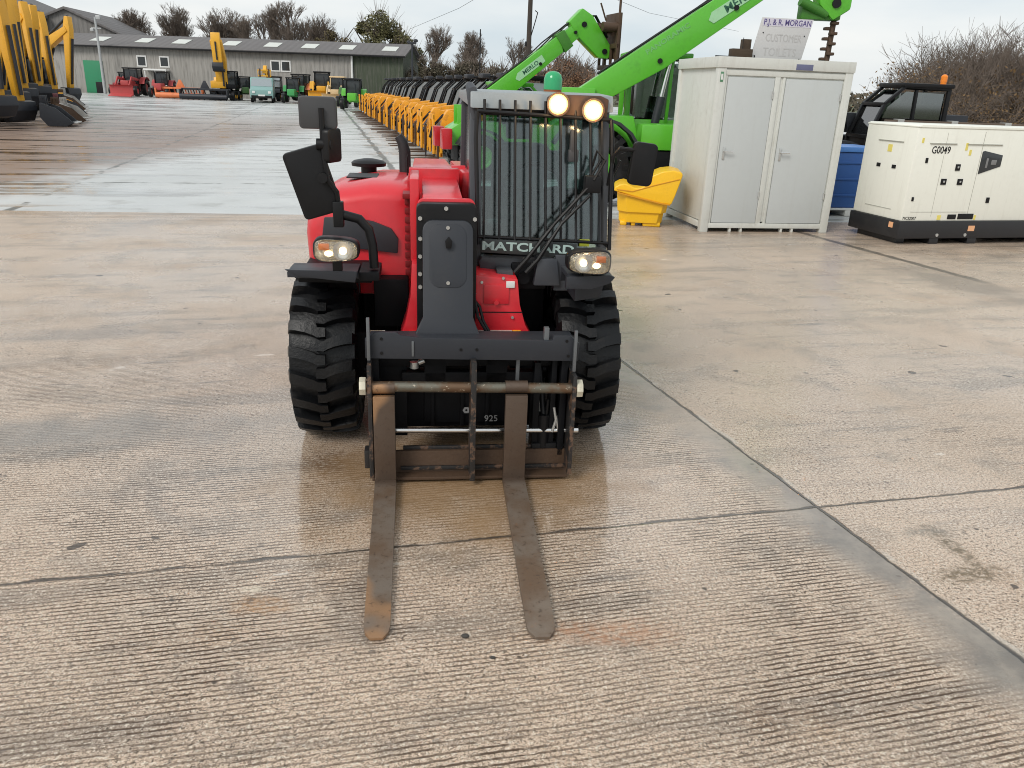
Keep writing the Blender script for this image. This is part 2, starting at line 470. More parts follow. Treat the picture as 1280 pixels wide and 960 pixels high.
def wheel_at(parent, loc, rad, w, rimmat, lugs=20, detail=True, side=1, name='wheel'):
    ty = tyre_mesh(rad, w, lugs, detail).build('tyre', RUB, None, 30)
    r = MB(); h = w / 2
    r.lathe([(-h * .60, rad * .55), (-h * .45, rad * .50), (-h * .1, rad * .47), (h * .25 * side, rad * .40), (h * .25 * side, rad * .2), (h * .40 * side, rad * .18), (h * .40 * side, .001)], (0, 0, 0), 'x', 28)
    rim = r.build('rim', rimmat, None, 30)
    hub = MB(); hub.cyl((-h * .6, 0, 0), (h * .62 * side, 0, 0), rad * .15, n=14)
    for k in range(8):
        a = k * PI / 4; hub.cyl((h * .2 * side, rad * .3 * math.cos(a), rad * .3 * math.sin(a)), (h * .34 * side, rad * .3 * math.cos(a), rad * .3 * math.sin(a)), rad * .03, n=6)
    wh = hub.build(name, rimmat, parent, 30, loc=loc)
    ty.parent = wh; rim.parent = wh
    return wh

# ------------------------------------------------------------------ THE RED TELEHANDLER
T = empty('telehandler', (-.27, 3.95, 0), R(7), 'red compact telehandler with barred cab and rusty pallet forks, standing alone in the yard', 'telehandler')
for (xx, yy) in ((-.68, 0), (.61, 0), (-.68, 2.05), (.61, 2.05)):
    wheel_at(T, (xx, yy, .418), .418, .31, BLACK, 20, True, 1 if xx > 0 else -1)
# chassis, axle
m = MB(); m.box(-.30, .36, -.42, 2.4, .17, .42, .01); m.box(-.25, .28, -.28, 2.4, .42, .62, .01)
m.box(-.42, -.30, .45, 1.7, .35, .75); m.box(.32, .45, .35, 1.8, .35, .80)
m.box(-.20, .30, -.44, -.41, .20, .38, .004)
for xx in (-.16, -.02, .1, .24): m.box(xx - .008, xx + .008, -.455, -.44, .19, .39, .002)
m.box(-.30, .37, -.47, -.42, .385, .405, .002)
m.build('chassis', CHAS, T)
m = MB(); m.cyl((-.55, 0, .418), (.48, 0, .418), .085, n=16); m.sphere((-.035, 0, .42), .17, (1.2, .9, .9))
m.box(-.56, -.48, -.10, .10, .30, .55); m.box(.41, .49, -.10, .10, .30, .55)
m.cyl((-.5, -.13, .36), (.43, -.13, .36), .016); m.build('front_axle', CHAS, T)
m = MB(); m.cyl((-.55, 2.05, .418), (.48, 2.05, .418), .085, n=16); m.sphere((-.035, 2.05, .42), .17, (1.2, .9, .9)); m.build('rear_axle', CHAS, T)
# inner wheel arches
m = MB()
m.prism([(.30, .45), (.43, .42), (.43, .93), (.24, .93)], 'y', .05, .5); m.box(.22, .66, .35, .40, .40, .93)
m.box(.22, .46, -.12, .1, .86, .97); m.build('wheel_arch', CHAS, T)
m = MB(); m.box(-.34, -.255, .14, .55, .45, .74); m.box(-.76, -.3, .50, .55, .38, .80); m.build('wheel_arch', CHAS, T)
# red front frame
m = MB()
m.prism([(-.315, .585), (-.215, .57), (-.215, .95), (-.255, .95), (-.262, .80), (-.285, .68)], 'y', -.34, -.12, .006)
m.prism([(.02, .56), (.335, .575), (.285, .66), (.255, .76), (.24, .885), (.02, .905)], 'y', -.34, .1, .008)
m.prism([(-.26, .94), (-.22, .94), (-.22, 1.32), (-.262, 1.32)], 'y', -.22, .2, .006)
m.box(-.22, .03, -.2, .3, .60, .9)
m.build('front_frame', RED, T)
m = MB(); m.box(.03, .22, -.348, -.340, .585, .635, .001); m.build('data_plate', paint('cream_label', (.55, .52, .45), .5, dirt=.5, scale=30), T)
m = MB(); m.box(.222, .262, -.349, -.340, .59, .635, .001); m.build('warning_label', YLW, T)
m = MB(); m.box(-.275, -.235, -.349, -.340, .595, .628, .001); m.build('warning_label', YLW, T)
m = MB(); m.prism([(-.008, -.010), (.008, -.010), (0, .009)], 'y', -.3515, -.3492, 0, Matrix.Translation((.242, 0, .613))); m.build('warning_symbol', BLACK, T)
for q in ((.06, .70), (.22, .70), (.07, .87), (.17, .89)):
    m = MB(); m.cyl((q[0], -.349, q[1]), (q[0], -.339, q[1]), .007, n=6); m.build('frame_bolt', BOLT, T)
m = MB(); m.box(.02, .268, -.3415, -.3395, .722, .727, 0); m.build('panel_seam', MC['dark_red_trim'] if 'dark_red_trim' in MC else BLACK, T)
m = MB(); m.box(.185, .225, -.348, -.339, .845, .875, .001); m.build('label_patch', WHITE, T)
m = MB(); m.prism([(.08, .765), (.20, .765), (.20, .855), (.08, .86)], 'y', -.347, -.338, .003)
m.cyl((.14, -.36, .775), (.14, -.33, .775), .012, n=8); m.build('front_cover', RED, T)
# boom
m = MB()
m.prism([(.35, 1.08), (2.35, 1.0), (2.35, 1.20), (.35, 1.30)], 'x', -.26, -.02, .012); m.prism([(.33, 1.07), (.42, 1.07), (.42, 1.315), (.33, 1.315)], 'x', -.272, -.008, .006)
m.build('boom', RED, T)
m = MB(); m.prism([(-.32, 1.06), (.55, 1.10), (.55, 1.275), (-.32, 1.245)], 'x', -.205, -.02, .01)
m.box(-.215, -.195, -.32, .30, 1.10, 1.20, .003); m.box(-.025, -.008, -.32, .30, 1.10, 1.20, .003)
m.build('boom_extension', RED, T)
m = MB(); m.prism([(.45, 1.05), (2.2, 1.0), (2.2, 1.2), (.45, 1.29)], 'x', .012, .10, .01); m.cyl((-.03, .85, 1.24), (.05, .85, 1.24), .05); m.build('boom_pivot_frame', RED, T)
m = MB(); m.cyl((.0, -.1, 1.10), (.0, 1.3, 1.12), .028); m.cyl((-.235, -.2, 1.08), (-.235, 1.2, 1.16), .018, n=10); m.build('hydraulic_line', BLACK, T)
# boom head
def rrect(x0, x1, z0, z1, r, n=5, top_only=False):
    p = []
    cs = [(x1 - r, z1 - r, 0), (x0 + r, z1 - r, PI / 2)]
    for cx, cz, a0 in cs:
        for k in range(n + 1):
            a = a0 + PI / 2 * k / n; p.append((cx + r * math.cos(a), cz + r * math.sin(a)))
    if top_only: return p + [(x0, z0), (x1, z0)]
    for cx, cz, a0 in [(x0 + r, z0 + r, PI), (x1 - r, z0 + r, 3 * PI / 2)]:
        for k in range(n + 1):
            a = a0 + PI / 2 * k / n; p.append((cx + r * math.cos(a), cz + r * math.sin(a)))
    return p
m = MB(); m.prism(rrect(-.232, .040, .62, 1.235, .03, top_only=True), 'y', -.40, -.30, .008); m.build('boom_head', BLACK, T)
m = MB(); m.prism(rrect(-.226, .034, 1.18, 1.248, .03, top_only=True), 'y', -.335, -.295, .004); m.build('boom_head_rim', RED, T)
m = MB()
top = rrect(-.205, .02, .74, 1.165, .045, top_only=True)[:-2]
pl = top + [(-.205, .75), (-.225, .71), (-.252, .655), (-.275, .60), (.085, .60), (.060, .655), (.035, .71), (.02, .75)]
shear = Matrix.Identity(4); shear[1][2] = -.14     # leans forward towards the bottom
M0 = Matrix.Translation((0, 0, 0)) @ Matrix(((1, 0, 0, 0), (0, 1, .26, -.26 * 1.1), (0, 0, 1, 0), (0, 0, 0, 1)))
m.prism(pl, 'y', -.435, -.415, .006, M0)
m.build('boom_head_plate', DGREY, T)
m = MB()
for (bx, bz) in ((-.0925, 1.135), (-.0925, .90)): m.cyl((bx, -.445 + (bz - 1.1) * .26, bz), (bx, -.432 + (bz - 1.1) * .26, bz), .0085, n=10)
for (bx, bz) in ((-.215, 1.17), (-.215, 1.08), (-.216, 1.0), (-.2165, .92), (.028, 1.17), (-.1, 1.215), (-.216, .86)): m.cyl((bx, -.41, bz), (bx, -.397, bz), .010, n=6)
m.build('boom_head_bolts', BOLT, T)
m = MB(); m.prism([(-.012, -.025), (.012, -.025), (.016, .008), (0, .028), (-.016, .008)], 'y', -.4440, -.4345, .002, Matrix.Translation((-.09, -.026, 1.075)) ); m.build('boom_head_slot', BLACK, T)
m = MB(); m.prism(rrect(-.175, -.01, .88, 1.15, .05), 'y', -.4385, -.4345, .001, M0); m.build('boom_head_hatch', DGREY, T)
# carriage
m = MB()
m.prism([(-.455, .60), (.487, .585), (.487, .67), (.445, .705), (.37, .705), (.365, .68), (-.235, .695), (-.30, .705), (-.32, .718), (-.41, .718), (-.455, .69)], 'y', -.655, -.635, .004)
m.box(-.44, .47, -.64, -.50, .655, .68, .004)
m.build('carriage_plate', DGREY, T)
m = MB()
for (bx, bz) in ((-.385, .69), (-.385, .625), (-.04, .64), (.03, .64), (.43, .68), (.44, .61)): m.cyl((bx, -.658, bz), (bx, -.65, bz), .007, n=8)
m.build('carriage_holes', BLACK, T)
for (x0, z1) in ((-.447, .79), (.458, .735)):
    m = MB(); m.box(x0, x0 + .018, -.72, -.55, .05, z1 - .20, .003); m.build('carriage_side_plate', WORNB, T)
    m = MB(); m.box(x0 + .001, x0 + .015, -.685, -.665, z1 - .19, z1, .003); m.build('locating_pin', paint('dull_steel', (.16, .17, .18), .5, .5), T)
m = MB(); m.box(.003, .027, -.73, -.60, .03, .60, .003); m.build('centre_plate', WORNB, T)
m = MB(); m.box(-.475, -.4475, -.64, -.58, .06, .15, .004); m.build('stop_block', WORNB, T)
for q in ((.33, .352, -.64, -.61, .60, .735), (-.255, -.245, -.66, -.645, .61, .68), (.212, .228, -.62, -.60, .48, .60)):
    m = MB(); m.box(*q, .002); m.build('locating_pin', MC['dull_steel'], T)
m = MB(); m.cyl((-.455, -.685, .482), (.478, -.685, .466), .024, n=18)
m.build('fork_rod', ROD, T)
for xx, zz in ((-.468, .483), (.492, .466)):
    m = MB(); m.cyl((xx - .014, -.685, zz), (xx + .014, -.685, zz), .042, n=8, bev=.003); m.build('rod_nut', paint('pale_nut', (.62, .58, .46), .45, .3, dirt=.5, scale=25), T)
m = MB(); m.cyl((-.45, -.60, .235), (.52, -.60, .222), .0125, n=12); m.build('chrome_rod', CHROME, T)
m = MB(); m.prism([(.0, .125), (-.02, .125), (-.02, .02), (-.08, .02), (-.08, .005), (0, .005)], 'x', -.44, .47, .003, Matrix.Translation((0, -.60, .01))); m.build('lower_bar', BROWNST, T)
m = MB(); m.box(-.31, .47, -.635, -.622, .045, .062, .002); m.box(-.3, .47, -.60, -.585, .128, .15, .003)
m.build('lower_bar_edge', WORNB, T)
# clutter behind the carriage: coupler, rams, hoses
m = MB()
m.box(-.42, .45, -.56, -.50, .53, .57, .004); m.box(-.30, .33, -.56, -.50, .44, .50, .004); m.box(-.44, -.40, -.62, -.46, .30, .62); m.box(.42, .45, -.62, -.46, .1, .62)
m.box(-.415, -.28, -.52, -.46, .17, .60, .004); m.box(-.2, -.1, -.56, -.3, .40, .62); m.box(.08, .18, -.56, -.3, .40, .62); m.box(-.22, .2, -.5, -.35, .42, .50)
m.box(.30, .33, -.60, -.50, .08, .56, .004); m.box(.38, .405, -.60, -.50, .08, .60, .004)
m.build('quick_coupler', CHAS, T)
m = MB(); m.cyl((.355, -.58, .08), (.355, -.58, .30), .033); m.cyl((.355, -.58, .30), (.33, -.50, .58), .014); m.box(.30, .42, -.61, -.55, .07, .16, .006); m.cyl((.37, -.60, .38), (.365, -.59, .26), .008); m.build('lock_ram', BLACK, T)
m = MB(); m.tube([(.40, -.60, .34), (.41, -.61, .28), (.395, -.61, .22)], .007); m.cyl((.41, -.61, .30), (.425, -.61, .22), .006); m.build('lock_pin', BOLT, T)
m = MB(); m.cyl((-.245, -.58, .53), (-.245, -.58, .56), .02); m.cyl((-.225, -.58, .555), (-.20, -.58, .565), .012)
m.build('pipe_fitting', BOLT, T)
m = MB()
for pts in ([(.01, -.32, .84), (.035, -.37, .80), (.05, -.40, .72), (.085, -.42, .66), (.10, -.42, .61)], [(.02, -.32, .80), (.06, -.38, .76), (.075, -.40, .70), (.11, -.42, .64)],
            [(-.3, -.3, .58), (-.35, -.4, .52), (-.3, -.5, .5), (-.15, -.52, .53)], [(.3, -.2, .6), (.34, -.35, .55), (.28, -.48, .52), (.1, -.5, .55)]):
    m = MB(); m.tube(pts, .0075, 8); m.build('hydraulic_hose', BLACK, T)
m = MB(); m.box(.085, .125, -.43, -.39, .60, .64, .008); m.build('hose_coupling', BLACK, T)
m = MB(); m.tube([(.008, -.35, .90), (.012, -.37, .86), (.035, -.38, .82)], .009, 8); m.build('hose_fitting', BOLT, T)
text('painted_number', '925', .045, paint('chalk_grey', (.30, .30, .30), .8), T, (.12, -.4575, .225), (PI / 2, 0, 0), .0005)
m = MB(); m.lathe([(0, .006), (0, .018)], (.0, -.457, .27), 'y', 6); m.build('paint_mark', paint('chalk_grey', (.3, .3, .3), .8), T)
# forks
def fork(x0, x1, xt0, xt1, yt):
    m = MB(); w = x1 - x0
    m.box(x0, x1, -.722, -.690, .035, .445, .005)
    # blade: tapered in thickness, chamfered tip
    def sec(f, a, b, th): y = -.70 + (yt + .70) * f; return [(a, y, .006), (b, y, .006), (b, y, .006 + th), (a, y, .006 + th)]
    secs = []
    for f, th in ((-.02, .034), (.3, .030), (.7, .022), (.95, .014)):
        a = x0 + (xt0 - x0) * f; b = x1 + (xt1 - x1) * f; secs.append(sec(f, a, b, th))
    secs.append(sec(.975, xt0 + w * .06, xt1 - w * .06, .012)); secs.append(sec(1.0, xt0 + w * .25, xt1 - w * .25, .009))
    m.loft(secs)
    m.prism([(-.722, .034), (-.69, .034), (-.66, .04), (-.69, .075)], 'x', x0 + .002, x1 - .002, 0)
    m.lathe([(0, .025), (0, .0275), (w, .0275), (w, .025)], (x0, -.685, .476), 'x', 20)
    return m.build('fork', RUST, T, 20)
fork(-.425, -.330, -.410, -.322, -1.79); fork(.158, .258, .135, .232, -1.82)
# bonnet
def bonnet_sec(y, inset, top, slope=0.0):
    xo, xi, zb = -.805 + inset, -.262, .68 + inset * .3
    P = [(xi, zb)]
    P += [(xi, top - .02), (xi - .02, top)]
    P += [(xi - .10, top + .004), (xi - .2, top + .002), (xi - .30, top - .015)]
    w = (xi - .30) - xo
    for k in range(1, 8):
        a = PI / 2 * k / 7.; P.append((xo + w - w * math.sin(a), (top - .015) - (top - .015 - 1.0) * (1 - math.cos(a))))
    P += [(xo + .004, .9), (xo + .012, zb)]
    return [(p[0], y, p[1]) for p in P]
m = MB()
m.loft([bonnet_sec(.10, .075, 1.175), bonnet_sec(.125, .04, 1.215), bonnet_sec(.18, .015, 1.243), bonnet_sec(.28, .003, 1.258), bonnet_sec(.8, 0, 1.245), bonnet_sec(1.6, 0, 1.18), bonnet_sec(2.3, .03, 1.08), bonnet_sec(2.45, .10, 1.0)])
m.build('bonnet', RED, T, 50)
m = MB(); m.prism([(-.71, .955), (-.33, .915), (-.325, .99), (-.36, 1.04), (-.45, 1.075), (-.58, 1.095), (-.69, 1.09)], 'y', .082, .105, .006)
m.build('bonnet_grille', paint('grille_grey', (.035, .038, .045), .5, dirt=.3), T)
m = MB(); m.box(-.268, -.256, .07, .12, .80, 1.22, .004); m.box(-.30, -.256, .0, .13, 1.20, 1.225, .004)
for k in range(9): m.box(-.292, -.262, .088, .10, .80 + k * .045, .83 + k * .045, .003)
m.build('bonnet_seal', paint('dark_red_trim', (.25, .01, .012), .5), T)
m = MB(); m.box(-.60, -.44, .38, .60, 1.252, 1.258, .003); m.build('bonnet_vent', BLACK, T)
m = MB(); m.cyl((-.51, .85, 1.22), (-.51, .85, 1.275), .045, n=18); m.lathe([(0, .001), (0, .05), (.004, .098), (.022, .10), (.034, .085), (.045, .03), (.046, .001)], (-.51, .85, 1.27), 'z', 28); m.build('air_intake', BLACK, T)
m = MB(); m.tube([(-.30, .85, 1.20), (-.302, .85, 1.36), (-.315, .85, 1.41), (-.338, .85, 1.445)], [.034, .034, .031, .024], 14); m.build('exhaust_pipe', paint('sooty_steel', (.03, .03, .032), .55, .3), T)
m = MB(); m.tube([(-.285, .6, 1.24), (-.285, .6, 1.34), (-.28, .6, 1.36)], .004, 6); m.tube([(-.18, .9, 1.33), (-.18, .9, 1.40)], .004, 6); m.build('marker_stalk', BLACK, T)
# mudguards
m = MB(); m.prism([(-.50, .945), (-.50, .92), (-.32, .925), (-.30, .87), (-.28, .87), (-.29, .94), (-.40, .945)], 'x', -.79, -.49, .003)
m.prism([(-.80, .955), (-.74, .925), (-.50, .900), (-.49, .950)], 'y', -.505, -.485, .004); m.build('mudguard', DGREY, T)
m = MB(); m.box(-.485, -.395, -.47, -.25, .90, .94, .006); m.build('mirror_bracket', CHAS, T)
m = MB(); m.box(-.45, -.275, .0, .35, .55, .80, .01); m.box(-.78, -.44, -.28, .3, .845, .875, .01); m.build('arch_liner', CHAS, T)
m = MB(); m.prism([(-.50, .940), (-.50, .915), (-.32, .92), (-.30, .87), (-.28, .87), (-.29, .94), (-.40, .945)], 'x', .45, .655, .003)
m.prism([(.44, .935), (.44, .880), (.56, .880), (.64, .905), (.665, .935), (.64, .945)], 'y', -.505, -.475, .004)
m.prism([(.50, .88), (.64, .90), (.62, .82), (.50, .80)], 'y', -.42, -.2, .004); m.build('mudguard', DGREY, T)
# headlights
def headlight(cx, cz, w, h, y, flip):
    o = []
    for k in range(28):
        a = 2 * PI * k / 28; cs, sn = math.cos(a), math.sin(a)
        xx = w / 2 * abs(cs) ** .55 * (1 if cs > 0 else -1); zz = h / 2 * abs(sn) ** .6 * (1 if sn > 0 else -1)
        zz *= 1 - .22 * (xx * flip / (w / 2) * -1 + 1) / 2
        o.append((xx, zz))
    Mt = Matrix.Translation((cx, y, cz))
    b = MB(); b.prism([(p[0] * 1.07, p[1] * 1.12) for p in o], 'y', 0, .075, .012, Mt); b.box(-.02, .02, .02, .06, -.10, -.02, .003, M=Mt); hb = b.build('headlight', BLACK, T)
    b = MB(); b.prism([(p[0] * .97, p[1] * .97) for p in o], 'y', -.004, .0, 0, Mt); b.build('lamp_reflector', REFL, hb)
    b = MB()
    sx = flip
    b.lathe([(-.002, .036), (-.014, .042), (-.014, .030), (-.006, .004)], (cx + sx * -.03, y - .004, cz), 'y', 20)
    b.build('lamp_bowl', CHROME, hb)
    b = MB(); b.sphere((cx + sx * -.03, y - .014, cz), .016); b.sphere((cx + sx * .03, y - .01, cz - .012), .016, (1.2, .5, .8)); b.build('lamp_bulb', emit('headlamp_warm', (1., .80, .50), 2.2), hb)
    b = MB(); b.box(sx * .05 - .022, sx * .05 + .022, -.012, -.004, .002, .030, .006, M=Mt); b.build('indicator', ORL, hb)
    b = MB()
    rings = []
    for k, (s_, yy) in enumerate(((1., -.004), (.99, -.018), (.9, -.028), (.6, -.034))): rings.append([(cx + p[0] * s_, y + yy, cz + p[1] * s_) for p in o])
    b.loft(rings); b.build('lamp_lens', LENS, hb)
headlight(-.575, 1.045, .185, .105, -.52, -1)
headlight(.538, 1.005, .19, .112, -.52, 1)
# right-hand (image left) mirrors
m = MB()
m.tube([(-.42, -.42, .95), (-.425, -.42, 1.05), (-.44, -.42, 1.12), (-.48, -.42, 1.165), (-.54, -.42, 1.18), (-.56, -.42, 1.185)], .021, 12)
m.box(-.59, -.545, -.445, -.40, 1.13, 1.24, .006)
m.tube([(-.565, -.42, 1.20), (-.57, -.43, 1.28), (-.605, -.44, 1.33), (-.615, -.44, 1.42), (-.62, -.43, 1.50), (-.62, -.43, 1.62)], .011, 10)
m.cyl((-.645, -.43, 1.475), (-.585, -.43, 1.475), .024); m.cyl((-.625, -.46, 1.34), (-.625, -.42, 1.34), .022, n=16)
m.build('mirror_arm', BLACK, T)
m = MB(); mm = Matrix.Translation((-.672, -.40, 1.315)) @ rotm(.03, 0, 0) @ Matrix.Rotation(R(-17), 4, 'Y')
m.prism(rrect(-.085, .085, -.145, .145, .02), 'y', -.02, .02, .008, mm); m.build('lower_mirror', BLACK, T)
m = MB(); m.prism(rrect(-.078, .078, -.138, .138, .018), 'y', .0202, .0225, .0, mm); m.build('mirror_glass', CHROME, T)
m = MB(); mm = Matrix.Translation((-.637, -.40, 1.60))
m.prism(rrect(-.078, .078, -.065, .065, .018), 'y', -.018, .022, .008, mm); m.build('upper_mirror', paint('mirror_grey', (.05, .05, .052), .42), T)
m = MB(); m.prism(rrect(-.07, .07, -.058, .058, .016), 'y', .0222, .0245, .0, mm); m.build('mirror_glass', CHROME, T)
m = MB(); mm = Matrix.Translation((-.585, -.40, 1.47)) @ Matrix.Rotation(R(68), 4, 'Z')
m.prism(rrect(-.06, .06, -.07, .07, .02), 'y', -.015, .015, .008, mm); m.build('side_mirror', BLACK, T)
# cab
m = MB()
def bar(a, b, w=.03, d=.03, mb=None):
    a = Vector(a); b = Vector(b); q = (b - a).to_track_quat('Z', 'Y').to_matrix().to_4x4()
    t = bmesh.new(); bmesh.ops.create_cube(t, size=1); bmesh.ops.scale(t, vec=(w, d, (b - a).length), verts=t.verts); mb._bev(t, .006)
    mb._merge(t, Matrix.Translation((a + b) / 2) @ q)
FL, FR, BL_, BR = (.055, -.10, .90), (.685, -.10, .90), (.06, 1.15, .90), (.685, 1.15, .90)
bar((.052, -.10, .86), (.047, .02, 1.68), 0.055, .06, m); bar((.690, -.10, .86), (.672, .02, 1.66), .040, .06, m)
bar((.06, 1.15, .86), (.06, 1.05, 1.68), .05, .05, m); bar((.69, 1.15, .86), (.68, 1.05, 1.68), .05, .05, m)
bar((.05, .0, 1.665), (.675, .0, 1.645), .05, .06, m); bar((.06, 1.05, 1.66), (.68, 1.05, 1.66), .05, .05, m)
bar((.05, .0, 1.665), (.06, 1.05, 1.67), .05, .05, m); bar((.675, .0, 1.65), (.68, 1.05, 1.66), .05, .05, m)
bar((.69, .5, .6), (.68, .5, 1.66), .035, .03, m); bar((.06, 1.15, 1.12), (.69, 1.15, 1.12), .04, .04, m)
m.build('cab_frame', CABGREY, T)
m = MB(); m.prism([(-.075, 1.632), (-.05, 1.705), (.25, 1.715), (1.05, 1.705), (1.15, 1.67), (1.1, 1.66)], 'x', .022, .70, .008)
m.build('cab_roof', PALEROOF, T)
m = MB(); m.tube([(.045, .0, 1.58), (.040, .0, 1.66), (.028, .0, 1.715), (.02, .02, 1.73)], [.028, .030, .026, .02], 12); m.build('roof_corner', CABGREY, T)
m = MB(); m.box(.05, .69, -.115, 1.15, .84, .90); m.box(.04, .07, -.1, 1.15, .60, 1.0); m.box(.66, .70, .3, 1.1, .55, 1.0)
m.box(.07, .68, 1.13, 1.16, .6, 1.10, .004)
m.build('cab_floor', CHAS, T)
m = MB(); m.prism([(.075, -.108, ), (.665, -.108)] , 'z', 0, 1) if False else None
b = MB(); b.loft([[(.07, -.092, .99), (.665, -.092, .98), (.665, -.088, .98), (.07, -.088, .99)], [(.07, .016, 1.63), (.655, .016, 1.615), (.655, .020, 1.615), (.07, .020, 1.63)]])
b.build('windscreen', GLASS, T, 0)
b = MB(); b.box(.08, .66, 1.10, 1.104, 1.13, 1.62, 0); b.build('rear_window', GLASS, T, 0)
b = MB(); b.box(.684, .688, .04, .98, .98, 1.62, 0); b.build('side_window', GLASS, T, 0)
b = MB(); b.box(.057, .060, .04, 1.05, .98, 1.62, 0); b.build('side_window', GLASS, T, 0)
# interior
m = MB(); m.box(.20, .56, .55, .98, .92, 1.05, .03); m.box(.22, .54, .93, 1.05, 1.0, 1.42, .03); m.box(.30, .46, .95, 1.03, 1.44, 1.56, .025); m.build('driver_seat', paint('seat_grey', (.12, .125, .13), .7, dirt=.2), T)
m = MB(); m.box(.12, .62, .02, .25, .90, 1.08, .03); m.tube([(.38, .18, 1.04), (.38, .33, 1.20)], .03, 10); m.build('dashboard', BLACK, T)
m = MB(); ring = [(.38 + .155 * math.cos(a), .34 - .09 * math.sin(a), 1.235 + .125 * math.sin(a)) for a in [2 * PI * k / 28 for k in range(29)]]; m.tube(ring, .012, 8, cap=False)
m.tube([(.38, .33, 1.2), (.24, .34, 1.235)], .009); m.tube([(.38, .33, 1.2), (.52, .34, 1.235)], .009); m.tube([(.38, .33, 1.2), (.38, .40, 1.12)], .009); m.build('steering_wheel', BLACK, T)
m = MB(); m.box(.10, .30, -.06, .02, .97, 1.02, .01); m.box(.5, .53, -.08, -.05, 1.44, 1.55, .01); m.box(.495, .545, -.08, -.05, 1.40, 1.46, .01); m.build('interior_trim', CABGREY, T)
# guard bars
m = MB()
for k in range(9):
    xb = .085 + k * .0745 - (.02 if k == 8 else 0); xt = .085 + k * .0715 - (.015 if k == 8 else 0)
    m.tube([(xb, -.205, 1.045), (xb, -.195, 1.08), (xt, -.10, 1.60), (xt, -.085, 1.672)], .0066, 8)
m.tube([(.06, -.20, 1.058), (.69, -.20, 1.035)], .008, 8); m.tube([(.05, -.105, 1.62), (.685, -.105, 1.60)], .009, 8)
m.tube([(.06, -.20, 1.02), (.045, -.12, 1.5), (.05, -.105, 1.62)], .010, 8); m.tube([(.70, -.20, 1.0), (.695, -.12, 1.5), (.685, -.105, 1.60)], .010, 8)
for zz, xx in ((1.02, .05), (1.02, .69), (1.59, .05), (1.59, .68)): m.tube([(xx, -.20 + (zz - 1) * .17, zz), (xx, -.08, zz)], .008, 8)
m.build('windscreen_guard', BLACK, T)
# sun strip under the visor and sticker below
m = MB(); m.box(.07, .47, -.016, -.008, 1.60, 1.645, .002); m.build('visor_strip', BLACK, T)
m = MB(); m.prism([(.072, .985), (.535, .965), (.535, 1.03), (.09, 1.05), (.072, 1.038)], 'y', -.215, -.209, .001)
m.build('windscreen_sticker', paint('sticker_dark', (.03, .035, .036), .4), T)
text('sticker_lettering', 'MATCHARD', .056, paint('sticker_white', (.42, .55, .52), .5), T, (.300, -.2165, 1.009), (PI / 2, R(1.9), 0), .001, sx=1.46, bold=.0016)
m = MB(); m.box(.57, .62, -.108, -.104, 1.0, 1.035, .012); m.build('round_sticker', paint('yellow_green', (.55, .60, .05), .5), T)
m = MB()
m.prism([(.08, .87), (.42, .86), (.42, .945), (.08, .955), (.065, .93)], 'y', -.17, -.10, .01)
m.prism([(.15, .80), (.24, .80), (.225, .91), (.145, .91)], 'y', -.26, -.15, .01)
m.prism([(.33, .83), (.46, .83), (.44, .96), (.345, .965)], 'y', -.24, -.10, .008); m.prism([(.43, .80), (.44, .94), (.43, .98), (.57, .975), (.57, .80)], 'y', -.22, -.10, .01)
m.build('cab_nose_panel', CABGREY, T)
m = MB(); m.box(.225, .40, -.19, -.14, .80, .93, .01); m.cyl((.285, -.21, .86), (.285, -.16, .86), .03); m.build('wiper_motor', CHAS, T)
m = MB()
for dx in (0, .055): m.tube([(.235 + dx, -.24, .895), (.29 + dx, -.245, .96), (.42 + dx * .6, -.23, 1.13), (.59, -.19, 1.31 - dx * .9)], [.013, .011, .008, .007], 8)
m.tube([(.45, -.175, 1.10), (.56, -.155, 1.27), (.64, -.14, 1.42)], .006, 6)
m.box(.56, .64, -.2, -.15, 1.27, 1.35, .01)
m.tube([(.60, -.2, 1.33), (.655, -.17, 1.42), (.62, -.14, 1.46), (.60, -.13, 1.38)], .007, 6)
m.build('wiper_arm', BLACK, T)
m = MB(); m.tube([(.69, -.12, 1.30), (.70, -.14, 1.44), (.725, -.15, 1.475), (.84, -.15, 1.465), (.87, -.14, 1.455)], .010, 8); m.tube([(.70, -.12, 1.33), (.735, -.14, 1.42)], .007, 8)
mm = Matrix.Translation((.845, -.13, 1.415)) @ Matrix.Rotation(R(6), 4, 'Y'); m.prism(rrect(-.06, .06, -.11, .09, .025), 'y', -.03, .01, .01, mm); m.build('door_mirror', BLACK, T)
# work lamps
for (xx, zz) in ((.425, 1.662), (.592, 1.640)):
    b = MB(); b.lathe([(.06, .001), (.06, .03), (.03, .05), (0, .054), (0, .045), (.01, .043)], (xx, -.125, zz), 'y', 24); b.tube([(xx, -.09, zz), (xx, -.04, zz - .01), (xx, -.02, zz - .03)], .01); h_ = b.build('work_lamp', paint('lamp_body', (.05, .03, .02), .4), T)
    b = MB(); b.lathe([(.006, .001), (.002, .03), (.008, .046)], (xx, -.128, zz), 'y', 24); b.build('lamp_lens', emit('work_lamp_glow', (1., .50, .12), 2.4), h_)
    b = MB(); b.lathe([(-.008, .001), (-.006, .020), (.002, .032)], (xx, -.130, zz), 'y', 24); b.build('lamp_bulb', emit('work_lamp_core', (1., .86, .62), 40.), h_)
    pl = bpy.data.lights.new('work_light', 'POINT'); pl.energy = 1.0; pl.color = (1, .62, .28); pl.shadow_soft_size = .04
    po = bpy.data.objects.new('work_light', pl); COL.objects.link(po); po.parent = T; po.location = (xx, -.20, zz)
m = MB(); m.prism([(.37, 1.60), (.665, 1.60), (.67, 1.69), (.63, 1.705), (.40, 1.705), (.38, 1.69)], 'y', -.098, -.05, .008); m.build('lamp_bracket', paint('bracket_brown', (.06, .03, .018), .5), T)
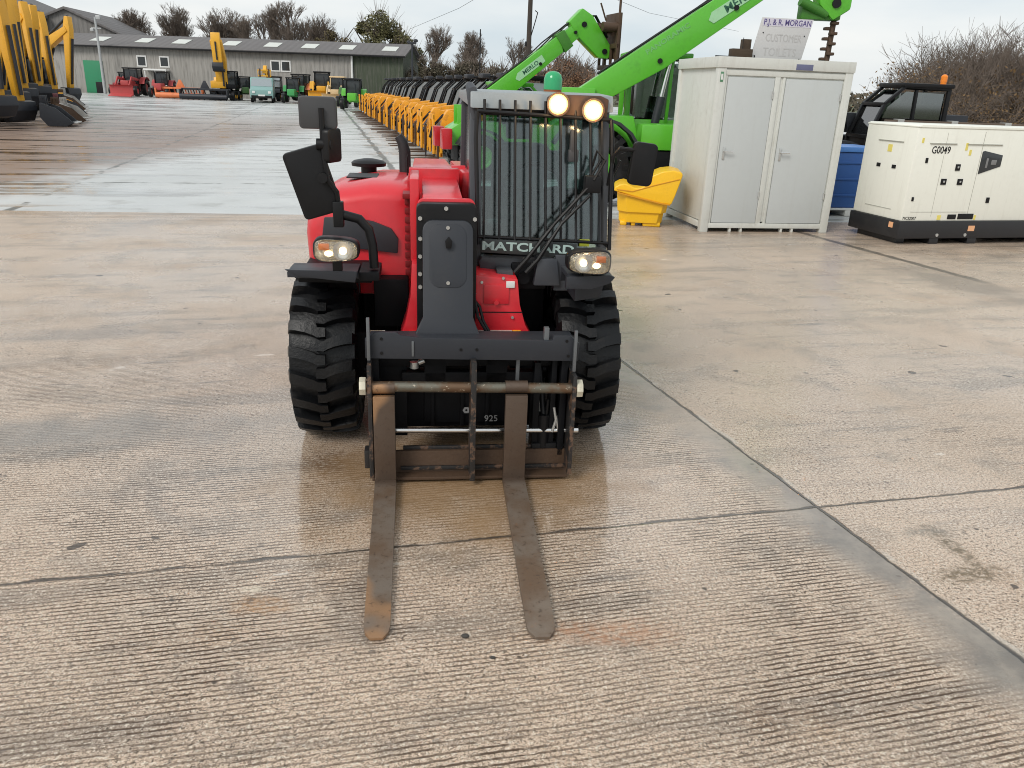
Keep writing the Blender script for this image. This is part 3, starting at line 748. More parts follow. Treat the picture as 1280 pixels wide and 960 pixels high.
# beacon, with orange glow put into the colour of its base
b = MB(); b.cyl((.462, .30, 1.68), (.462, .30, 1.725), .046, n=20); b.cyl((.462, .30, 1.68), (.462, .30, 1.70), .058, n=20); be = b.build('beacon', paint('beacon_base_painted_glow', (.28, .08, .02), .5), T)
b = MB(); b.lathe([(0, .047), (.05, .047), (.072, .040), (.085, .024), (.089, .001)], (.462, .30, 1.725), 'z', 24); b.build('beacon_lens', paint('green_lens', (.03, .36, .14), .18, dirt=0), be)

# ------------------------------------------------------------------ toilet cabin
CAB = paint('cabin_cream_grey', (.61, .62, .58), .5, dirt=.35, dirtc=(.30, .28, .22), scale=2.2, streak=(.12, .5, .1))
DOORM = paint('cabin_door_grey', (.49, .515, .51), .42, dirt=.12, dirtc=(.36, .36, .33), scale=1.5, var=.05, streak=(.05, .45, .12))
K = empty('toilet_cabin', (2.46, 10.74, 0), R(10), 'pale grey steel toilet cabin with two grey doors, beside the yellow bin', 'cabin')
Wc, Dc, Hc = 1.86, 1.42, 2.20
m = MB()
m.box(.03, Wc - .03, .03, Dc - .03, .14, Hc - .06, .003)
m.build('cabin_wall', CAB, K)
m = MB()
for (x0, x1) in ((0, .11), (Wc - .11, Wc)):
    for (y0, y1) in ((0, .09), (Dc - .09, Dc)): m.box(x0, x1, y0, y1, 0, Hc - .12, .006)
m.box(-.012, Wc + .012, -.012, .06, Hc - .13, Hc, .006); m.box(-.012, .05, .06, Dc, Hc - .13, Hc, .006); m.box(Wc - .05, Wc + .012, .06, Dc, Hc - .13, Hc, .006); m.box(.05, Wc - .05, Dc - .06, Dc + .012, Hc - .13, Hc, .006)
m.box(.11, Wc - .11, .002, .06, .055, .12, .004); m.box(.002, .06, .09, Dc - .09, .055, .13, .004)
for xx in (.42, .58, 1.17, 1.33): m.box(xx, xx + .03, .01, .07, .0, .06, .003)
m.box(.09, .14, .015, .05, .12, 2.05, .004); m.box(.79, .86, .012, .045, .12, 2.0, .004); m.box(.90, .935, .016, .05, .12, 2.0, .004)
m.box(.11, Wc - .11, .008, .05, 1.985, 2.05, .004)
m.build('cabin_frame', CAB, K)
m = MB(); m.box(.02, Wc - .02, .02, Dc - .02, Hc - .05, Hc - .005, .004); m.build('cabin_roof', paint('roof_dull', (.30, .29, .25), .7, dirt=.5, scale=4), K)
for (x0, x1) in ((.15, .785), (.945, 1.735)):
    m = MB(); m.box(x0, x1, .012, .04, .125, 1.965, .006); d = m.build('door', DOORM, K)
    m = MB(); hx = x0 + .055
    m.box(hx - .014, hx + .014, .000, .012, .95, 1.11, .004); m.cyl((hx, -.03, 1.055), (hx, .004, 1.055), .009); m.build('handle_plate', BOLT, d)
    m = MB(); m.box(hx - .01, hx + .12, -.042, -.028, 1.047, 1.064, .004); m.build('door_handle', CHROME, d)
    m = MB()
    for zz in (.45, 1.72): m.cyl((x1 - .006, .005, zz), (x1 - .006, .005, zz + .09), .009)
    m.build('hinge', BOLT, d)
m = MB(); m.box(-.014, -.0125, .09, .1, .1, .2, 0) if False else None
m.box(.035, .075, -.004, .0, 1.90, 2.02, .001); m.build('cabin_number_plate', paint('dark_green_plate', (.10, .25, .14), .5), K)
m = MB(); m.box(.042, .068, -.0065, -.0045, 1.925, 1.995, .0); m.build('plate_panel', WHITE, K)
m = MB(); m.box(1.04, 1.27, -.0165, -.0125, 2.075, 2.145, .002); m.build('nameplate', paint('navy_plate', (.13, .14, .24), .45, dirt=.4, scale=14), K)
m = MB(); m.box(.008, .0015 + .01, .3, 1.3, .2, 2.0, 0) if False else None
m.cyl((.55, .2, Hc - .01), (.55, .2, Hc + .03), .008); m.build('roof_fitting', BLACK, K)
m = MB(); m.box(.05, .32, .25, .29, Hc - .003, Hc + .02, .003); m.build('roof_fitting', BLACK, K)
m = MB(); m.cyl((.44, .35, Hc - .01), (.44, .35, Hc + .25), .004, n=6); m.build('roof_aerial', BLACK, K)
# roof sign
SG = empty('notice_board', (2.46, 10.74, 0), R(10), 'white board lettered P.J. & R. MORGAN standing on the cabin roof', 'sign')
m = MB()
SM = paint('old_sign_white', (.56, .56, .56), .6, dirt=.3, dirtc=(.42, .38, .36), scale=5)
Ml = Matrix.Translation((0, .34, 0)) @ Matrix.Rotation(R(1.5), 4, 'Y')
m.prism([(.56, 2.185), (1.27, 2.185), (1.37, 2.70), (.66, 2.70)], 'y', 0, .02, .003, Matrix.Translation((0, .34, .0))); m.build('sign_panel', SM, SG)
m = MB(); m.prism([(.67, 2.60), (1.345, 2.60), (1.36, 2.69), (.682, 2.69)], 'y', .3375, .3395, 0); m.build('name_band', paint('mauve_band', (.60, .58, .66), .5), SG)
PUR = paint('purple_letters', (.09, .07, .22), .5, dirt=0)
text('sign_lettering', 'P.J. & R. MORGAN', .098, PUR, SG, (1.013, .3365, 2.645), (PI / 2, 0, 0), .0005, sx=.86, bold=.0012)
FAD = paint('faded_letters', (.49, .485, .48), .6, dirt=0)
text('faded_lettering', 'CUSTOMER', .13, FAD, SG, (.985, .3375, 2.46), (PI / 2, 0, 0), .0005, sx=.75)
text('faded_lettering', 'TOILETS', .14, FAD, SG, (.955, .3375, 2.29), (PI / 2, 0, 0), .0005, sx=.9)
m = MB()
for (xx, zz) in ((.69, 2.52), (1.27, 2.50), (.61, 2.24), (1.24, 2.22)): m.cyl((xx, .33, zz), (xx, .339, zz), .007, n=8)
m.build('sign_bolts', BLACK, SG)
m = MB(); m.box(.7, .74, .361, .40, 2.182, 2.6, .003); m.box(1.2, 1.24, .361, .40, 2.182, 2.6, .003); m.box(.6, 1.3, .37, .6, 2.18, 2.2, .003); m.build('sign_prop', BROWNST, SG)
# timber on roof
def wood_mat(name, c):
    n = NT(name); v = n.objc(); x, y, z = n.xyz(v)
    g = n.noise(n.comb(x * .25, y * 4, z * 4), 8, 4, .6); n.set('Base Color', n.mix(g, c, tuple(k * .4 for k in c))); n.set('Roughness', .8); n.bump(g, .4, .005); return n.m
DW = wood_mat('dark_timber', (.075, .05, .03))
m = MB(); m.box(.24, .52, .10, .22, 0, .13, .006); tag(m.build('timber_block', DW, None, loc=(2.46, 10.90, 2.181), rot=(0, 0, R(10))), 'dark timber baulk lying flat on the cabin roof', 'timber', 'timber offcuts on the cabin roof')
m = MB(); m.box(.435, .545, .23, .33, 0, .255, .006); tag(m.build('timber_block', DW, None, loc=(2.46, 10.90, 2.181), rot=(0, 0, R(10))), 'short dark timber block standing upright against the roof board', 'timber', 'timber offcuts on the cabin roof')

# ------------------------------------------------------------------ grit bin
G = empty('grit_bin', (1.37, 11.08, 0), R(-6), 'bright yellow plastic grit bin with scooped sloping lid, left of the cabin', 'grit bin')
YB = paint('bin_yellow', (.88, .50, .008), .45, dirt=.2, dirtc=(.5, .24, .03), scale=6, coat=.2)
def binsec(z, x0, x1, y0, y1, ch=.12):
    return [(x0 + ch, y0, z), (x1 - ch * .6, y0, z), (x1, y0 + ch, z), (x1, y1 - ch, z), (x1 - ch, y1, z), (x0 + ch, y1, z), (x0, y1 - ch, z), (x0, y0 + ch, z)]
m = MB()
m.loft([binsec(.045, .03, .62, -.02, .50), binsec(.2, .02, .64, -.04, .52)])
m.loft([binsec(.19, .0, .665, -.065, .545), binsec(.44, -.02, .70, -.09, .57)])
for (a, b_) in ((.05, .14), (.20, .26), (.36, .60)): m.box(a, b_, -.0, .48, 0, .06, .01)
o = m.build('bin_body', YB, G, 25); bv = o.modifiers.new('b', 'BEVEL'); bv.width = .012; bv.segments = 2; bv.limit_method = 'ANGLE'
m = MB()
lid = [(-.07, .475), (.03, .455), (.30, .39), (.58, .335), (.715, .325), (.755, .44), (.80, .60), (.83, .72), (.815, .75), (.70, .775), (.56, .755), (.44, .70), (.37, .655), (.35, .58), (.31, .535), (.26, .52), (.20, .525), (.13, .56), (.06, .575), (.0, .56), (-.06, .525)]
m.prism(lid, 'y', -.11, .59, .018, seg=3); m.build('bin_lid', YB, G, 40)
m = MB(); m.prism([(-.03, .49), (.18, .47), (.45, .56), (.80, .66), (.80, .672), (.45, .573), (.18, .484), (-.03, .503)], 'y', -.118, -.105, .004)
m.prism([(-.02, .445), (.58, .325), (.70, .315), (.70, .33), (.58, .342), (-.02, .462)], 'y', -.125, -.10, .003); m.build('lid_rib', paint('bin_yellow_deep', (.62, .27, .006), .5), G)

# ------------------------------------------------------------------ generator
GE = empty('generator', (4.93, 10.32, 0), R(14.5), 'cream canopied generator numbered G0049 on a black base frame', 'generator')
CR = paint('generator_cream', (.80, .80, .72), .42, dirt=.15, dirtc=(.5, .48, .38), scale=2, var=.05, streak=(.07, .5, .3))
Lg, Wg = 3.2, .98
m = MB(); m.box(.0, Lg, .0, Wg, .30, 1.455, .02); m.build('canopy', CR, GE)
m = MB(); m.prism([(-.004, 1.452), (Lg, 1.452), (Lg, 1.475), (.04, 1.485), (-.004, 1.468)], 'y', -.008, Wg + .008, .006); m.build('canopy_roof', CR, GE)
m = MB(); m.box(-.02, Lg + .02, -.02, Wg + .02, .075, .30, .01)
for xx in (.5, 1.1, 2.3): m.box(xx, xx + .14, .0, Wg, .0, .08, .006)
m.box(.06, .2, .1, Wg - .1, 0, .08, .006); m.build('base_frame', paint('base_black', (.016, .016, .018), .4, dirt=.3, dirtc=(.05, .045, .04)), GE)
m = MB()
m.box(.44, .442, -.003, .0, .36, 1.40, 0); m.box(1.0, 1.004, -.003, .0, .34, 1.42, 0) ; m.box(.12, .98, -.0035, .0, .415, .419, 0)
m.box(.20, .60, -.014, .0, 1.262, 1.272, .002); m.box(.76, 1.3, -.014, .0, 1.262, 1.272, .002)
m.box(-.014, 0, .22, .70, 1.262, 1.270, .002); m.box(-.006, 0, .22, .74, .42, .426, 0)
m.build('panel_seam', paint('seam_grey', (.38, .38, .33), .6), GE)
m = MB()
for (xx, zz, w_, h_) in ((.20, 1.06, .035, .06), (.11, .58, .03, .05), (.69, .98, .07, .08), (.52, .80, .08, .075), (.77, .80, .08, .075), (1.27, .57, .05, .07)):
    m.box(xx - w_ / 2, xx + w_ / 2, -.010, .0, zz - h_ / 2, zz + h_ / 2, .004)
for yy in (.32, .62): m.box(-.010, .0, yy - .035, yy + .035, .93, .975, .004)
m.build('panel_latch', BLACK, GE)
m = MB()
for (xx, zz) in ((.69, .98), (.52, .80), (.77, .80)): m.box(xx - .012, xx + .012, -.016, -.009, zz - .01, zz + .014, .003)
m.build('latch_key', BOLT, GE)
m = MB(); m.prism([(1.02, .90), (1.34, 1.00), (1.34, 1.14), (1.05, 1.19), (1.02, 1.18)], 'y', -.008, .002, .004); m.build('control_window', FARGLASS, GE)
m = MB(); m.box(1.10, 1.13, -.012, -.0085, .98, 1.10, .002); m.box(1.18, 1.26, -.012, -.0085, 1.02, 1.08, .002); m.build('control_dial', paint('mid_grey', (.2, .2, .2), .5), GE)
m = MB(); m.box(.70, .83, -.008, .0, .325, .385, .003); m.box(.86, 1.10, -.008, .0, .325, .395, .003); m.build('socket_panel', BLACK, GE)
for (xx, zz, w_, h_, f) in ((.09, 1.30, .03, .06, 0), (.76, 1.235, .035, .09, 0), (.83, 1.165, .035, .07, 0), (.57, .345, .055, .06, 0), (1.13, .345, .03, .06, 0)):
    m = MB(); m.box(xx - w_ / 2, xx + w_ / 2, -.004, .0, zz - h_ / 2, zz + h_ / 2, .0); m.build('hazard_label', paint('label_yellow', (.78, .66, .16), .5, dirt=.5, dirtc=(.25, .2, .02), scale=40), GE)
m = MB(); m.box(-.004, 0, .42, .50, 1.13, 1.22, 0); m.build('hazard_label', MC['label_yellow'], GE)
m = MB(); m.box(-.024, -.02, .10, .18, .20, .27, 0); m.build('lifting_label', paint('label_orange', (.8, .42, .22), .5, dirt=.3, scale=40), GE)
m = MB(); m.box(1.05, 1.15, -.024, -.02, .17, .24, 0); m.build('lifting_label', MC['label_orange'], GE)
m = MB()
for xx in (.58, 1.02): m.cyl((xx, -.03, .12), (xx, -.018, .12), .022, n=10)
m.build('tie_down_ring', BOLT, GE)
text('generator_number', 'G0049', .125, BLACK, GE, (.385, -.003, 1.185), (PI / 2, 0, 0), .001, sx=.82, bold=.001)
text('base_lettering', 'MC32007', .05, BLACK, GE, (.12, -.003, .335), (PI / 2, 0, 0), .001, sx=1.0)
# ------------------------------------------------------------------ blue tank on pallet
BT = empty('blue_tank', (5.22, 12.9, 0), R(10), 'blue plastic tank on a white pallet between the cabin and generator', 'tank')
BLU = paint('blue_plastic', (.03, .10, .32), .42, dirt=.25, scale=4)
m = MB(); m.box(-.35, .45, 0, .8, .12, .98, .03)
for zz in (.3, .55, .8): m.box(-.36, .46, -.012, .81, zz, zz + .035, .005)
m.build('tank_body', BLU, BT)
m = MB(); m.box(-.37, .47, -.02, .82, .98, 1.06, .015); m.build('tank_lid', paint('blue_lid', (.08, .22, .55), .4), BT)
m = MB()
for xx in (-.38, -.0, .36): m.box(xx, xx + .1, -.05, .85, 0, .09, .005)
m.box(-.38, .46, -.05, .05, .09, .12, .004); m.box(-.38, .46, .7, .85, .09, .12, .004); m.build('pallet_base', WHITE, BT)
# ------------------------------------------------------------------ timber rail fence behind the generator
F = empty('rail_fence', (5.9, 14.0, 0), R(3), 'grey brown timber rail fence with pale brackets behind the generator', 'fence')
RW = wood_mat('weathered_rail', (.16, .115, .085))
m = MB(); m.box(.2, 6.0, 0, .06, 1.325, 1.46, .01); m.build('top_rail', RW, F)
m = MB(); m.box(.2, 6.0, 0, .06, .7, .82, .01); m.build('lower_rail', RW, F)
for k in range(6):
    xx = .42 + k * .93
    m = MB(); m.box(xx, xx + .09, .065, .15, -.03, 1.42, .008); p = m.build('post', RW, F)
    m = MB(); m.box(xx - .01, xx + .10, -.008, .0, 1.335, 1.475, .003); m.box(xx - .01, xx + .10, .0, .16, 1.462, 1.475, .003); m.build('bracket', paint('pale_bracket', (.42, .42, .40), .5, .3), p)

# ------------------------------------------------------------------ generic telehandler (forward = +x, cab on the +y side)
def telehandler(name, loc, rz, label, body, trim, boom_ang=-8, boom_len=3.0, cabm=None, group=None, forks=True, knee=None, hs=1., wr=.48, lights=False, s=1., far=True, detail=False, roofm=None, beacon=False, lettering=None):
    t = empty(name, loc, rz, label, 'telehandler', group); t.scale = (s, s, s)
    cabm = cabm or body; roofm = roofm or cabm
    for xx in (-1.15, 1.15):
        for yy in (-.74, .74):
            ty = tyre_mesh(wr, .34, 16, detail); o = ty.build('wheel', RUB, t, 30, loc=(xx, yy, wr), rot=(0, 0, PI / 2))
            r = MB(); sd = -1 if yy > 0 else 1
            r.lathe([(.1 * -sd, .26), (.12 * -sd, .24), (.05 * -sd, .2), (.06 * -sd, .001)], (0, 0, 0), 'x', 20)
            rm = r.build('rim', trim, o, 30)
    m = MB(); m.prism([(-1.75, .70), (-1.75, 1.05), (-1.5, 1.2), (-.6, 1.2), (-.5, .85), (1.6, .80), (1.75, .65)], 'y', -.42, .42, .02); m.box(-.55, .55, -.88, -.42, .78, 1.12, .04); m.box(-.55, .62, .42, .9, .6, .85, .03)
    m.build('chassis', body, t)
    m = MB(); m.box(-1.6, 1.5, -.38, .38, .34, .69, .02); m.box(-.5, .5, -.85, -.40, .36, .775, .03); m.box(-.5, .58, .42, .86, .36, .59, .03); m.build('underframe', CHAS, t)
    for yy in (-.74, .74):
        for cx in (-1.15, 1.15):
            m = MB()
            prof = [(cx + (wr + .12) * math.cos(a), wr + .02 + (wr + .10) * math.sin(a)) for a in [R(25 + k * 18.6) for k in range(8)]]
            prof += [(cx + (wr + .08) * math.cos(a), wr + .02 + (wr + .06) * math.sin(a)) for a in [R(25 + k * 18.6) for k in range(7, -1, -1)]]
            m.prism(prof, 'y', yy - .2, yy + .2, .0); m.build('mudguard', DGREY, t)
    # cab
    y0, y1 = .12, .88
    pr = [(-.62, .85), (-.62, 1.98), (.20, 2.0), (.52, 1.7), (.72, 1.15), (.72, .85)]
    inn = [(-.54, 1.17), (-.54, 1.90), (.16, 1.92), (.45, 1.66), (.62, 1.17)]
    m = MB()
    for yy in (y0, y1 - .04):
        for a, b in zip(pr, pr[1:] + pr[:1]):
            bar((a[0], yy + .02, a[1]), (b[0], yy + .02, b[1]), .07, .05, m)
        bar((-.05, yy + .02, .9), (-.02, yy + .02, 1.95), .06, .045, m)
    for a in pr: bar((a[0], y0, a[1]), (a[0], y1, a[1]), .06, .06, m)
    m.prism([(-.62, .82), (-.62, 1.15), (.72, 1.15), (.72, .82)], 'y', y0, y1, .02)
    cb = m.build('cab', cabm, t)
    m = MB(); m.box(-.68, .26, y0 - .04, y1 + .04, 1.99, 2.06, .025); m.build('cab_roof', roofm, t)
    wg = FARGLASS if far else glass('green_cab_glass', (.42, .5, .46), .2)
    for ya in (y0 + .025, y1 - .03):
        m = MB(); m.prism(inn, 'y', ya, ya + .005, 0); m.build('side_window', paint('painted_sky_glass', (.30, .34, .36), .12) if far else wg, t, 0)  # far panes: reflected sky painted in as a pale grey
    for a, b in (((.18, 1.95), (.50, 1.68)), ((.50, 1.68), (.68, 1.15)), ((-.58, 1.15), (-.58, 1.93))):
        m = MB()
        m.loft([[(a[0], y0 + .05, a[1]), (a[0], y1 - .05, a[1]), (a[0] + .005, y1 - .05, a[1] + .003), (a[0] + .005, y0 + .05, a[1] + .003)], [(b[0], y0 + .05, b[1]), (b[0], y1 - .05, b[1]), (b[0] + .005, y1 - .05, b[1] + .003), (b[0] + .005, y0 + .05, b[1] + .003)]])
        m.build('windscreen' if a[0] > 0 else 'rear_window', paint('painted_sky_glass', (.30, .34, .36), .12) if far and a[0] > 0 else wg, t, 0)
    m = MB(); m.box(-.42, -.05, .3, .7, 1.1, 1.25, .03); m.box(-.5, -.38, .3, .7, 1.2, 1.72, .03); m.build('driver_seat', BLACK, t)
    # boom: pivot at the rear
    px, pz = -1.35, 1.38; ba = R(boom_ang); dx, dz = math.cos(ba), math.sin(ba)
    Mb = Matrix.Translation((px, -.12, pz)) @ Matrix.Rotation(-ba, 4, 'Y')
    m = MB(); m.prism([(-.1, -.16), (boom_len * .30, -.26), (boom_len * .78, -.20), (boom_len * .82, .15), (-.1, .15)], 'y', -.16, .16, .02, Mb); m.build('boom', body, t)
    m = MB(); m.prism([(boom_len * .80, -.17), (boom_len, -.16), (boom_len, .13), (boom_len * .80, .13)], 'y', -.13, .13, .012, Mb); bx = m.build('boom_extension', body, t)
    m = MB(); m.box(-1.6, -1.15, -.34, -.29, .9, 1.55, .02); m.box(-1.6, -1.15, .05, .10, .9, 1.55, .02); m.cyl((px, -.36, pz), (px, .12, pz), .06); m.build('boom_pivot', body, t)
    m = MB(); a0 = Vector((-.3, -.12, .85)); a1 = Mb @ Vector((boom_len * .34, 0, -.2)) ; a1 = Vector((a1.x, -.12, a1.z)); md = a0.lerp(a1, .55)
    m.cyl(a0 + Vector((0, -.07, 0)), md + Vector((0, -.07, 0)), .06); m.build('lift_ram', DGREY, t)
    m = MB(); m.cyl(md + Vector((0, -.07, 0)), a1 + Vector((0, -.07, 0)), .035); m.build('ram_rod', CHROME, t)
    tip = Mb @ Vector((boom_len, 0, 0)); k = knee if knee is not None else -60
    Mk = Matrix.Translation((tip.x, -.12, tip.z)) @ Matrix.Rotation(-R(boom_ang + k), 4, 'Y') @ Matrix.Diagonal((hs, 1, 1 + (hs - 1) * .75, 1))
    m = MB(); m.prism([(-.18, -.16), (.0, -.2), (.5, -.14), (.62, -.02), (.55, .13), (.0, .2), (-.18, .14)], 'y', -.14, .14, .02, Mk); m.build('boom_head', body, t)
    hp = Mk @ Vector((.55, 0, 0))
    if detail:
        for q in ((.15, .02), (boom_len * .3, -.14), (boom_len * .6, -.1), (boom_len * .92, -.02)): c_ = Mb @ Vector((q[0], 0, q[1])); m = MB(); m.cyl((c_.x, -.12 - .185, c_.z), (c_.x, -.12 + .185, c_.z), .035, n=12); m.build('boom_pin', BLACK, t)
        for q in ((.0, 0.), (.5, 0.)): c_ = Mk @ Vector((q[0], 0, q[1])); m = MB(); m.cyl((c_.x, -.12 - .165, c_.z), (c_.x, -.12 + .165, c_.z), .06, n=14); m.build('boom_pin', BLACK, t)
        for dy in (-.05, .0, .05):
            m = MB(); m.tube([Mb @ Vector((boom_len * f_, dy, .17 + .05 * math.sin(f_ * 9 + dy * 20) * (f_ > .55))) for f_ in (.1, .3, .5, .62, .7, .8, .9, 1.0)] + [Mk @ Vector((.05, dy, .26)), Mk @ Vector((.4, dy, .2))], .016, 6); m.build('hydraulic_hose', BLACK, t)
        m = MB(); m.prism([(boom_len * .79, -.235), (boom_len * .86, -.22), (boom_len * .86, .17), (boom_len * .79, .19)], 'y', -.18, .18, .01, Mb); m.build('boom_collar', MGREEN_D, t)
    if forks:
        Mc = Matrix.Translation((hp.x + .06, -.12, hp.z)) 
        m = MB()
        m.box(0, .06, -.55, .55, .12, .22, .01, M=Mc); m.box(0, .06, -.55, .55, -.32, -.22, .01, M=Mc)
        for yy in (-.55, -.2, .15, .5): m.box(0, .06, yy, yy + .05, -.32, .22, .008, M=Mc)
        m.build('carriage', body if forks != 'dark' else BROWNST, t)
        for yy in (-.42, .30):
            m = MB()
            if forks == 'dark': m.box(.065, .12, yy, yy + .12, -.62, .60, .008, M=Mc)
            else: m.box(.065, .11, yy, yy + .12, -.34, .30, .008, M=Mc); m.prism([(.065, -.38), (.80, -.37), (.80, -.355), (.11, -.335), (.065, -.30)], 'y', yy, yy + .12, .004, Mc)
            m.build('fork', BROWNST, t)
    if lights:
        for yy in (-.55, .42):
            m = MB(); m.box(-1.98, -1.76, yy - .06, yy + .26, .62, 1.06, .03); m.build('tail_lamp', paint('red_lens', (.50, .012, .02), .25, dirt=.2), t)
    if beacon:
        m = MB(); m.cyl((-.55, .75, 2.06), (-.55, .75, 2.10), .05); m.lathe([(0, .055), (.09, .055), (.12, .03), (.125, .001)], (-.55, .75, 2.10), 'z', 16); m.build('beacon', paint('amber_lens', (.9, .25, .02), .25, dirt=0), t)
    return t, Mb, Mk, Mc if forks else None

# big green telehandler beside the cabin
tg, Mb, Mk, _ = telehandler('telehandler', (2.48, 13.9, 0), R(1), 'lime green telehandler with long raised boom, standing behind the grit bin', MGREEN, MGREEN, 34, 3.98, MGREEN, forks=False, knee=-118, hs=1.75, wr=.54, far=False, detail=True, s=1.15)
# chain and hook hanging from boom head
hp = Mk @ Vector((.55, 0, 0))
m = MB(); m.tube([(hp.x + .05, -.12, hp.z), (hp.x + .03, -.12, hp.z - .75), (hp.x + .02, -.12, hp.z - 1.6)], .04, 8)
for k in range(22): q_ = .03 * (-1) ** k; m.box(hp.x - .03 + q_, hp.x + .07 + q_, -.17 - q_, -.07 - q_, hp.z - .15 - k * .065 - .02, hp.z - .15 - k * .065 + .02, .012)
m.build('hanging_chain', BROWNST, tg)
m = MB(); m.cyl((hp.x - .5, -.26, hp.z + .1), (hp.x - .1, -.2, hp.z - .05), .06); m.box(hp.x - .45, hp.x + .1, -.22, -.02, hp.z - .12, hp.z + .1, .03); m.build('crowd_ram', MGREEN_D, tg)
Mt = Mb @ Matrix.Translation((5.05, -.1275, -.015)) @ Matrix.Rotation(PI / 2, 4, 'X')
LG = paint('pale_green_decal', (.35, .62, .36), .45, dirt=.15, scale=10); DK = paint('decal_dark_green', (.02, .10, .06), .5, dirt=0)
m = MB(); m.prism([(2.46, -.17), (3.5, -.17), (3.5, -.03), (2.50, -.03), (2.42, -.10)], 'y', -.168, -.1625, 0, Mb @ Matrix.Translation((-.42, 0, .06))); m.build('boom_decal', LG, tg)
def boomtext(body, off, size, mat, parent, ob, yoff, sx=1.):
    o = text('boom_lettering', body, size, mat, parent, (0, 0, 0), (0, 0, 0), .001, sx=1., bold=.002)
    o.matrix_local = ob @ Matrix.Translation((off[0], yoff, off[1])) @ Matrix.Rotation(PI / 2, 4, 'X') @ Matrix.Diagonal((sx, 1, 1, 1)); return o
boomtext('MERLO', (2.50, -.045), .14, DK, tg, Mb, -.1705, 1.15)
boomtext('PANORAMIC', (1.42, .05), .09, paint('faint_green_letters', (.16, .45, .14), .5), tg, Mb, -.1625, 1.3)

# smaller green telehandler behind the red one
tl, Mb, Mk, _ = telehandler('telehandler', (.02, 17.2, 0), R(16), 'lime green telehandler with tail lamps and raised fork carriage, behind the red machine', MGREEN, MGREEN, 36.5, 3.25, MGREEN, forks='dark', knee=-82, hs=1.5, lights=True, far=False, detail=True, beacon=False, s=.90)
m = MB(); m.prism([(1.35, -.12), (2.08, -.12), (2.08, .04), (1.40, .04), (1.30, -.04)], 'y', -.166, -.162, 0, Mb); m.build('boom_decal', LG, tl)
boomtext('MERLO', (1.72, -.04), .12, DK, tl, Mb, -.168, 1.1)
m = MB(); a = Mk @ Vector((.45, 0, .0))
for k, yy in enumerate((-.3, 0., .3)): m.cyl((a.x - .1, yy - .12, a.z + .45), (a.x + .25, yy - .12, a.z + .45), .1, n=14)
m.box(a.x + .25, a.x + .33, -.5, .3, a.z - .2, a.z + .75, .01); m.cyl((a.x + .3, -.4, a.z + .3), (a.x + .3, -.4, a.z + 1.1), .03, n=8); m.cyl((a.x + .1, -.1, a.z + .6), (a.x - .05, -.1, a.z + .95), .02, n=8)
m.build('load_backrest', BROWNST, tl)

# black telehandler behind generator
telehandler('telehandler', (6.75, 15.6, 0), R(186), 'black cabbed telehandler with amber beacon, behind the cream generator', DGREY, BLACK, 0, 2.6, BLACK, forks=False, knee=-40, far=False, beacon=True, s=1.0)

# row of yellow telehandlers
GJ = 'yellow telehandlers parked in a long row'
proto, _, _, _ = telehandler('telehandler', (0, 0, 0), 0, 'x', JCBY, JCBY, -7, 2.9, BLACK, group=GJ, forks=True, knee=-62, far=True, s=.98)
row_a = Vector((-1.35, 19.4, 0)); row_b = Vector((-9.0, 50.0, 0)); NR = 17
for q, nm in (((-.2, .0), 'tilt_ram'), ((.35, .0), 'tilt_ram')):
    pass
zz = .60
m = MB(); m.box(1.95, 2.0, -.52, -.40, .25, 1.15, .01); m.box(1.95, 2.0, .16, .28, .25, 1.15, .01); m.box(1.94, 1.99, -.52, .28, 1.02, 1.14, .01); m.build('lift_frame', JCBY, proto)
m = MB(); m.cyl((1.5, -.12, 1.0), (1.95, -.12, .62), .05, n=10); m.build('tilt_ram', DGREY, proto)
for dy in (-.2, -.04):
    m = MB(); m.tube([(1.3, dy, 1.15), (1.7, dy - .03, 1.12), (1.95, dy, .85), (2.02, dy, .6)], .02, 6); m.build('hydraulic_hose', BLACK, proto)
m = MB(); m.box(.30, .50, .2, .8, 2.0, 2.10, .02); m.build('roof_lamp_bar', DGREY, proto)
for i in range(NR):
    p = row_a.lerp(row_b, i / (NR - 1)); p.x += random.uniform(-.12, .12); p += Vector((1.2, .3, 0))
    lab = ('orange yellow telehandler with black cab, nearest of the long parked row' if i == 0 else
           'orange yellow telehandler at the far end of the row beside a green tractor' if i == NR - 1 else
           'orange yellow telehandler with black cab, within the middle of the long parked row')
    if i == 0:
        o = proto; o.location = p; o.rotation_euler = (0, 0, R(193)); o['label'] = lab
    else:
        copy_tree(proto, None, p, R(193) + random.uniform(-.07, .07), lab)

m = MB(); m.lathe([(0, .07), (.10, .07), (.14, .04), (.145, .001)], (-.3, .6, 2.04), 'z', 16); m.build('beacon', paint('amber_lens', (.9, .25, .02), .25, dirt=0), proto)
